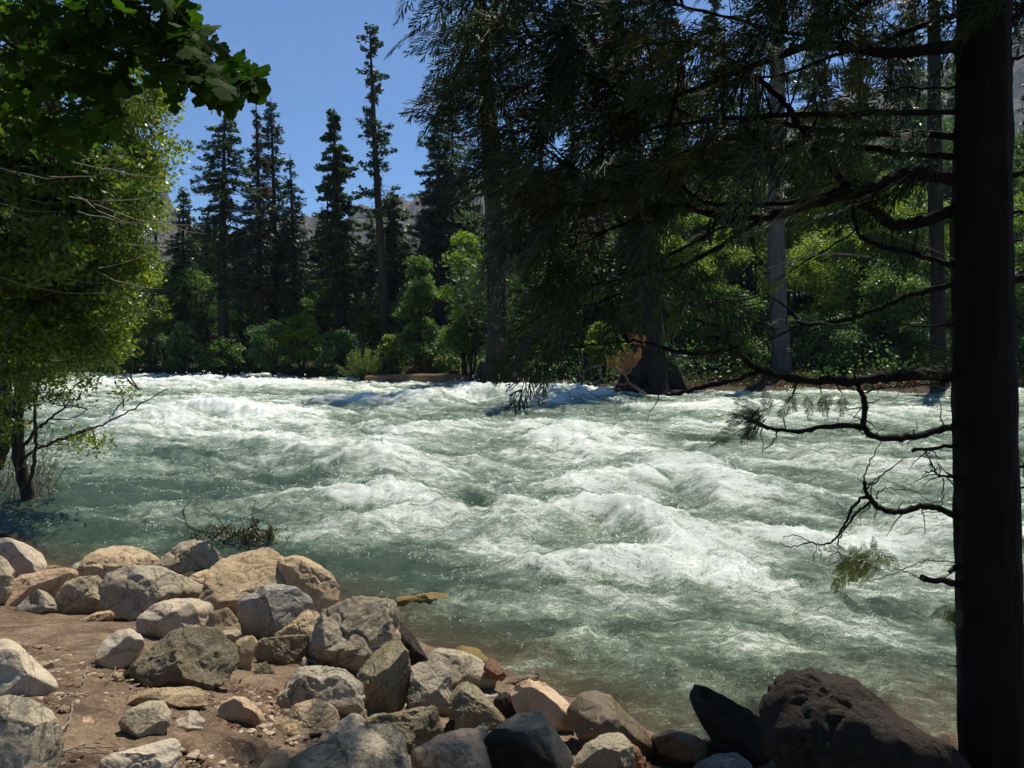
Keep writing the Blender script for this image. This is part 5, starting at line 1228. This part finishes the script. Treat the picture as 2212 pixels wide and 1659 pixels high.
# sunlit yellowing sprays and the dead orange one are parts of the same tree
def spray_set(name, mat, items, seed, label=None):
    r = rngs(seed); P = np.array([at(a, b, d_) for (a, b), _, d_ in items]); E = np.array([at(a, b, d_ - .03) for _, (a, b), d_ in items])
    mb = MB(); F = E - P; add_plumes(mb, P - cb, F, np.array([[.1, -1, .4]]) + r.normal(0, .35, P.shape), np.linalg.norm(F, axis=1), seed)
    ob = mb.obj(name, M[mat], cedar)
    if label: ob['label'] = label
it = []
rr = rngs(9)
for _ in range(13):
    a = (rr.uniform(1830, 1905), rr.uniform(1165, 1215)); it.append((a, (a[0] + rr.normal(0, 30), a[1] + rr.uniform(30, 75)), rr.uniform(3.78, 3.95)))
it += [((1840, 1200), (1795, 1180), 3.8), ((1840, 1205), (1790, 1210), 3.8), ((1850, 1215), (1815, 1235), 3.8), ((1885, 1190), (1892, 1165), 3.8), ((1870, 1200), (1900, 1180), 3.8)]
for _ in range(8):
    a = (rr.uniform(2055, 2085), rr.uniform(1300, 1330)); it.append((a, (a[0] - rr.uniform(0, 40), a[1] + rr.uniform(10, 40)), 3.95))
it += [((2215, 960), (2195, 1000), 4), ((2225, 1150), (2195, 1200), 4), ((2225, 1180), (2190, 1170), 4), ((2215, 1110), (2190, 1140), 4), ((1700, 605), (1650, 625), 3.9), ((1800, 650), (1835, 640), 3.9)]
spray_set('yellow_sprays', 'cedar_yel', it, 12, 'yellow green sprays hanging low over the water')
spray_set('dead_spray', 'cedar_dead', [((1372, 792), (1325, 765), 3.75), ((1370, 790), (1340, 755), 3.75), ((1374, 790), (1362, 750), 3.75), ((1376, 785), (1385, 755), 3.75), ((1365, 795), (1318, 782), 3.75), ((1385, 745), (1360, 725), 3.8), ((1390, 750), (1400, 728), 3.8)], 13, 'dead orange spray at the end of the low bough')
for pl, a, b in [([(1395, 850), (1370, 835), (1352, 815), (1345, 790), (1340, 770)], 7, 3), ([(1352, 812), (1370, 790), (1378, 765)], 6, 3), ([(1360, 828), (1320, 828), (1300, 815), (1296, 795), (1304, 782)], 4, 2), ([(1300, 818), (1275, 830), (1255, 812), (1246, 792)], 3, 1.5), ([(1310, 822), (1330, 800)], 2.5, 1.5),
                 ([(2063, 560), (1960, 520), (1900, 495)], 2, 1), ([(1880, 555), (1800, 548), (1720, 560), (1640, 590)], 5, 2), ([(1760, 550), (1740, 530), (1720, 525)], 3, 1.5), ([(1800, 700), (1700, 690), (1640, 700)], 2, 1)]:
    q = bough(pl, a, b, 3.82, 3.74); dw = MB(); dw.tube(q[:, :3] - cb, q[:, 3], 5, .2, 3); dw.obj('dead_branch', M['bark_dead'], cedar, True)

# ------------------------------------------------------------------ maple bough hanging in at the top left
def maple_shape():
    # one half of a bigleaf maple outline, then mirrored
    h = [(0, 0), (.12, .0), (.26, -.05), (.36, -.02), (.37, .07), (.30, .13), (.42, .17), (.56, .15), (.66, .22), (.68, .31), (.60, .37), (.50, .34), (.52, .43), (.44, .47), (.34, .42), (.24, .42), (.22, .52), (.30, .60), (.38, .68), (.36, .78), (.27, .80), (.24, .88), (.14, .92), (.07, .98), (0, 1.0)]
    R = np.array(h); L = R[::-1][1:-1] * np.array([-1, 1])
    return np.vstack([R, L])
MS = maple_shape()
def add_maple(mb, p, F, N, s, r):
    F = F / np.linalg.norm(F); N = N - F * np.dot(N, F); N /= np.linalg.norm(N); B = np.cross(N, F)
    sh = MS + r.normal(0, .02, MS.shape); z = -.18 * sh[:, 0] ** 2 - .22 * sh[:, 1] ** 2 * r.uniform(0, 1.5) + .05 * np.abs(sh[:, 0])
    V = p + s * (sh[:, :1] * B + sh[:, 1:2] * F + z[:, None] * N)
    c = p + s * (.38 * F + .02 * N)
    n = len(V); V = np.vstack([V, c]); T = [[i, (i + 1) % n, n] for i in range(n)]
    mb.add(V, None, T)
mr = rngs(21)
mo = at(-250, -260, 3.3)
maple = thing('maple_bough', mo, 'dark maple bough with big lobed leaves hanging in at the top left', 'branch')
mw, ml = MB(), MB()
MB_ = [([(150, -300), (230, -60), (262, 10), (300, 50), (330, 90), (365, 112), (410, 130), (460, 150), (520, 178)], 9, 2, 3.3, 3.1), ([(-200, -100), (-60, 20), (20, 90), (70, 150), (90, 210), (150, 240), (210, 265), (260, 290)], 9, 2, 3.6, 3.3),
       ([(160, -250), (220, 20), (200, 90), (190, 160), (185, 200)], 6, 2, 3.4, 3.2), ([(365, 112), (350, 60), (390, 10)], 3, 2, 3.2, 3.2), ([(-100, -100), (60, -10), (180, 40), (260, 60)], 5, 2, 3.4, 3.2), ([(-60, 60), (60, 130), (160, 135), (230, 110)], 4, 2, 3.4, 3.5), ([(460, 150), (480, 120), (520, 140), (560, 165)], 2.5, 1.5, 3.1, 3.1)]
mq = []
for pl, a, b, d0, d1 in MB_:
    q = bough(pl, a, b, d0, d1); mq.append(q); mw.tube(q[:, :3] - mo, q[:, 3], 6, .15, 2)
LB = [(505, 178, 50, 30, 22, 3.1), (455, 150, 40, 34, 16, 3.1), (400, 80, 50, 50, 22, 3.15), (390, 150, 55, 40, 20, 3.15), (340, 20, 60, 40, 14, 3.2), (445, 30, 0, 0, 0, 3.1), (300, 80, 60, 50, 18, 3.2), (240, 30, 80, 50, 26, 3.3), (150, 60, 110, 60, 30, 3.4), (60, 60, 90, 70, 22, 3.5),
      (200, 150, 90, 60, 26, 3.3), (80, 190, 90, 60, 16, 3.5), (215, 250, 60, 40, 20, 3.3), (110, 270, 80, 50, 16, 3.4), (20, 200, 60, 60, 8, 3.4), (390, -10, 40, 30, 10, 3.2), (230, 200, 40, 50, 10, 3.3), (-100, 0, 100, 150, 20, 3.5), (100, -120, 200, 100, 60, 3.4), (300, -100, 150, 80, 40, 3.3)]
allq = np.concatenate([q[:, :3] for q in mq])
for (cx, cy, rx, ry, n, d_) in LB:
    for _ in range(int(n * 1.7)):
        p = at(cx + mr.normal(0, .55) * rx, cy + mr.normal(0, .55) * ry, d_ + mr.normal(0, .12))
        k_ = np.argmin(((allq - p) ** 2).sum(1)); L = np.linalg.norm(allq[k_] - p)
        F = unit((p - allq[k_]) + np.array([mr.normal(0, .06), mr.normal(0, .06), -.05])) + mr.normal(0, .25, 3)
        N = np.array([mr.normal(0, .45), mr.normal(-.35, .45), 1.0])
        if mr.random() < .4: N = np.array([mr.normal(0, .4), -1, mr.normal(.2, .5)])
        s_ = mr.uniform(.055, .105)
        if L < .35: mw.tube(np.array([allq[k_], (allq[k_] + p) / 2 + np.array([0, 0, .01]), p]) - mo, [.0015, .0012, .001], 3)
        add_maple(ml, p - mo, F, N, s_, mr)
EXPL = [((530, 150), (565, 215)), ((540, 160), (575, 180)), ((500, 190), (520, 225)), ((470, 195), (450, 235)), ((450, 190), (418, 230)), ((515, 150), (520, 112)), ((440, 100), (490, 100)), ((480, 120), (490, 160)), ((360, 130), (380, 175)), ((380, 20), (395, 45)), ((325, 95), (290, 100)), ((230, 270), (262, 300))]
for a, b in EXPL:
    p, e = at(a[0], a[1], 3.1), at(b[0], b[1], 3.08); add_maple(ml, p - mo, e - p, np.array([mr.normal(0, .3), -1, .4]), np.linalg.norm(e - p) * 1.0, mr)
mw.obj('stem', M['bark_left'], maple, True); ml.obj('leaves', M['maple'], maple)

# ------------------------------------------------------------------ trees of the near left bank
def left_tree(trunks, blobs, d_base, label, seed, mat, limbs, leaf=.045, pale=0, name='riverside_tree', extra=None):
    r = rngs(seed); b = at(trunks[0][0][0][0], trunks[0][0][0][1], d_base); b[2] = min(b[2], float(ground_h(b[0], b[1])) if b[2] > 0.3 else b[2]) - .1
    root = thing(name, b, label, 'tree')
    mb, cr = MB(), MB(); al = []
    for pl, w0, w1, d0, d1 in trunks + limbs:
        n = len(pl); ds = np.linspace(d0, d1, n)
        P = np.array([at(x, y, dd) for (x, y), dd in zip(pl, ds)]); w_ = np.linspace(w0, w1, n) * .5 * ds / F_PX
        q = spline(np.hstack([P, w_[:, None]]), 6); q[1:, :3] += r.normal(0, .012, (len(q) - 1, 3)); al.append(q)
        mb.tube(q[:, :3] - b, q[:, 3], 8 if w0 > 8 else 5, .15, seed)
    aq = np.concatenate([q[:, :3] for q in al])
    pal = []
    for (cx, cy, rx, ry, d_, n, cl) in blobs:
        for j in range(cl):
            c = at(cx + r.normal(0, .55) * rx, cy + r.normal(0, .55) * ry, d_ + r.normal(0, .5))
            k_ = np.argmin(((aq - c) ** 2).sum(1)); s = np.linspace(0, 1, 5)[:, None]
            if np.linalg.norm(aq[k_] - c) < 2.5:
                tgt = mb
                tgt.tube(aq[k_] + (c - aq[k_]) * s + np.vstack([[0, 0, 0], r.normal(0, .04, (4, 3))]) - b, np.linspace(.014, .004, 5), 3)
            m_ = int(n / cl * (.62 if leaf > .05 else 1)); R_ = r.uniform(.16, .42)
            pp = rand_unit(m_, r) * (r.random(m_) ** .5)[:, None] * R_ * np.array([1, 1, .6]) + c
            nn = unit(rand_unit(m_, r) + np.array([0, 0, .7])); u = unit(np.cross(nn, rand_unit(m_, r)) + np.array([0, 0, -.3])); w_ = unit(np.cross(nn, u))
            lf = leaf * r.uniform(.6, 1.25, m_)
            cr.leaves(pp - b, u * lf[:, None], w_ * (lf * .5)[:, None])
    if extra: extra(cr, mb, pal, b, r)
    mb.obj('trunk', M['bark_left'], root, True)
    cr.obj('crown', M[mat], root)
    for m1 in pal: m1.obj('dead_limb', M['bark_dead'], root, True)
    return root
def twiggy(cr, mb, pal, b, r):
    for _ in range(30):
        p = at(r.uniform(-20, 230), r.uniform(330, 600), r.uniform(9.5, 11)); L = r.uniform(.4, 1.3); s = np.linspace(0, 1, 6)
        dd = np.array([1, r.normal(0, .2), r.normal(-.35, .25)])
        pts = p + dd * L * s[:, None]; pts[:, 2] += .25 * L * (s ** 2) - .0
        m1 = MB(); m1.tube(pts + r.normal(0, .01, pts.shape) - b, np.linspace(.008, .003, 6), 3); pal.append(m1)
left_tree([([(-10, 1010), (4, 960), (10, 869), (19, 741), (26, 655), (40, 500), (60, 300), (70, 100), (60, -200)], 34, 14, 14, 13)],
          [(60, 100, 160, 100, 12, 9000, 30), (60, 320, 140, 110, 11.5, 15000, 44), (130, 420, 120, 90, 11, 12000, 40), (170, 300, 80, 70, 11.5, 5000, 16), (90, 540, 130, 90, 11, 13000, 36), (190, 540, 60, 60, 11, 4500, 16), (40, 680, 80, 90, 12.5, 6000, 18), (-80, 400, 90, 300, 12, 9000, 26), (150, 640, 80, 50, 11.5, 6000, 16), (60, 640, 70, 60, 11.5, 4000, 12), (20, 250, 60, 120, 11, 8000, 22)],
          14, 'tall olive leaved tree with a dark trunk at the left edge and dead twigs', 41, 'leaf_olive',
          [([(45, 470), (110, 430), (180, 400), (250, 400)], 8, 3, 13.5, 11), ([(50, 400), (120, 340), (200, 300), (260, 290)], 8, 3, 13.5, 11), ([(30, 620), (100, 560), (190, 520), (260, 500)], 7, 3, 13.8, 11), ([(60, 250), (130, 180), (200, 150)], 7, 3, 13.2, 11.5)], .052, .5, extra=twiggy)
left_tree([([(62, 1092), (58, 1060), (41, 997), (38, 911), (45, 826), (49, 741), (50, 655), (80, 560), (140, 440), (200, 330), (250, 220), (280, 100)], 30, 8, 13, 13), ([(58, 1085), (72, 1010), (78, 940), (76, 870), (90, 800), (120, 700), (170, 620)], 9, 4, 13, 12.5)],
          [(300, 80, 60, 60, 12.5, 2200, 14), (320, 215, 65, 50, 12.5, 2600, 16), (275, 260, 60, 60, 12.5, 3000, 16), (325, 330, 60, 35, 12.5, 2200, 14), (280, 370, 70, 50, 12.5, 3000, 16), (300, 460, 50, 40, 12.5, 1600, 10), (325, 545, 45, 14, 12.3, 700, 6), (290, 590, 50, 30, 12.3, 1200, 7),
           (170, 640, 90, 50, 12.5, 3000, 14), (215, 690, 60, 40, 12.3, 2400, 12), (150, 740, 80, 40, 12.3, 2800, 14), (215, 755, 50, 25, 12.3, 1500, 8), (100, 700, 100, 80, 12.5, 5200, 26), (100, 810, 70, 50, 12.5, 1800, 16), (200, 790, 60, 40, 12.5, 1200, 10), (60, 600, 80, 60, 12.5, 3000, 14), (245, 560, 50, 60, 12.3, 2400, 12), (20, 900, 40, 60, 13, 900, 8), (60, 780, 60, 60, 12.8, 2000, 10), (205, 960, 12, 10, 12.2, 160, 2), (160, 955, 8, 8, 12.2, 80, 1), (185, 945, 20, 12, 12.2, 120, 2), (235, 480, 60, 100, 12.8, 3000, 14)],
          13, 'slender bent tree growing out of the water at the left with bright leaves', 42, 'leaf_lit',
          [([(45, 970), (80, 925), (110, 905), (140, 880)], 8, 4, 13, 12.6), ([(42, 1000), (98, 960), (162, 939), (239, 911), (300, 875), (363, 841)], 7, 2, 13, 11.8), ([(162, 939), (195, 925), (205, 950), (207, 965)], 4, 2, 12.4, 12.2), ([(239, 911), (260, 870), (300, 840)], 2.5, 1.2, 12.2, 12), ([(110, 905), (150, 905), (200, 880)], 3, 1.5, 12.7, 12.4),
           ([(50, 740), (110, 690), (180, 660), (240, 640)], 6, 2, 13, 12.4), ([(46, 820), (100, 770), (170, 750), (230, 750)], 6, 2, 13, 12.3), ([(200, 330), (270, 340), (330, 330)], 4, 2, 13, 12.5), ([(180, 370), (250, 430), (310, 470)], 4, 2, 13, 12.5), ([(240, 230), (290, 215), (340, 210)], 4, 2, 13, 12.5), ([(230, 500), (280, 540), (330, 548)], 3, 1.5, 12.6, 12.3)], .036, .1)
# brush at the feet of the left trees
r = rngs(88); b = at(70, 1000, 13); b[2] = 0
br = thing('brushwood', b, 'bare brown brush around the feet of the left riverside trees', 'shrub')
mb = MB(); cr = MB()
for _ in range(110):
    p = at(r.uniform(-30, 110), 1020, r.uniform(12.6, 15)); p[2] = -.05; L = r.uniform(.4, 1.3); s = np.linspace(0, 1, 5)[:, None]
    pts = p + np.array([r.normal(.15, .3), r.normal(0, .3), 1.0]) * L * s + np.array([.2, 0, 0]) * s ** 2 * r.normal(.5, 1)
    mb.tube(pts - b, np.linspace(.006, .002, 5), 3)
    n = 8; cr.leaves(pts[-1] - b + r.normal(0, .12, (n, 3)), rand_unit(n, r) * .03, rand_unit(n, r) * .012)
mb.obj('stems', M['log'], br); cr.obj('foliage', M['leaf_olive'], br)

# drowned branch in the shallows
b = at(470, 1165, 10.2); b[2] = 0.0; r = rngs(89)
db = thing('drowned_branch', b, 'drowned twiggy branch with olive leaves in the shallow water above the boulders', 'branch')
mb = MB(); cr = MB()
for pl, a, c_ in [([(470, 1178), (500, 1160), (540, 1140), (575, 1118)], 5, 2), ([(470, 1178), (440, 1150), (410, 1140), (395, 1105), (415, 1080)], 4, 1.5), ([(480, 1172), (530, 1165), (570, 1160), (595, 1172)], 4, 1.5), ([(460, 1165), (500, 1130), (560, 1105), (600, 1080)], 3, 1), ([(420, 1142), (380, 1120), (372, 1100)], 2.5, 1), ([(500, 1160), (470, 1120), (440, 1095)], 2.5, 1), ([(540, 1140), (548, 1100), (552, 1080)], 2, 1), ([(445, 1152), (520, 1150), (580, 1145)], 2.5, 1)]:
    q = bough(pl, a * 2.2, c_ * 2.2, 10.2, 10.0); mb.tube(q[:, :3] - b, q[:, 3], 5, .1, 4)
for (cx, cy, rx, ry, n) in [(545, 1160, 45, 14, 420), (583, 1160, 10, 18, 130), (550, 1135, 6, 12, 50), (480, 1148, 40, 12, 140), (430, 1160, 30, 10, 60)]:
    P = np.array([at(cx + r.normal(0, .6) * rx, cy + r.normal(0, .6) * ry, r.uniform(9.9, 10.3)) for _ in range(n)]); dd = unit(r.normal(0, .5, (n, 3)) + np.array([.3, 0, -1]))
    cr.leaves(P - b, dd * .035, unit(np.cross(dd, rand_unit(n, r))) * .010)
mb.obj('stems', M['bark_left'], db, True); cr.obj('foliage', M['needles_br'], db)

# unseen tree added behind and over the camera to keep the open sky off the near rocks
r = rngs(99); b = np.array([-1.5, -4.5, .9])
ct = thing('unseen_shade_tree', b, 'unseen leafy tree added behind the viewer to block sky light', 'tree')
mb, cr = MB(), MB(); s = np.linspace(0, 1, 9)[:, None]
mb.tube(np.array([0, 0, 0]) + np.array([.3, .2, 7.]) * s, np.linspace(.3, .16, 9), 10)
for j in range(46):
    c = np.array([r.uniform(-7, 8), r.uniform(-4, 6.2), r.uniform(5.2, 8.5)])
    mb.tube(np.array([.2, .1, 4.5]) + (c - np.array([.2, .1, 4.5])) * s + np.array([0, 0, .6]) * s * (1 - s), np.linspace(.07, .01, 9), 5)
    m_ = 420; pp = c + rand_unit(m_, r) * (r.random(m_) ** .5)[:, None] * np.array([1.3, 1.3, .6])
    nn = unit(rand_unit(m_, r) + np.array([0, 0, 1.])); u = unit(np.cross(nn, rand_unit(m_, r))); cr.leaves(pp, u * .12, np.cross(nn, u) * .08)
mb.obj('trunk', M['bark_left'], ct, True); cr.obj('crown', M['leaf_deep'], ct)

# ------------------------------------------------------------------ the air of the valley
V = np.array([[x, y, z] for x in (-2600, 2600) for y in (-40, 1700) for z in (-6, 620)], float)
Fh = np.array([[0, 1, 3, 2], [4, 6, 7, 5], [0, 4, 5, 1], [2, 3, 7, 6], [0, 2, 6, 4], [1, 5, 7, 3]])
m, t, o = new_mat('valley_air')
pv = nd(t, 'ShaderNodeVolumePrincipled', inp={'Color': (0.62, 0.76, 1.0, 1), 'Density': 0.00013, 'Anisotropy': 0.2})
t.links.new(pv.outputs[0], o.inputs['Volume'])
struct(mesh_obj('haze', V, Fh, m), 'stuff', 'thin blue haze between the trees and the mountains')
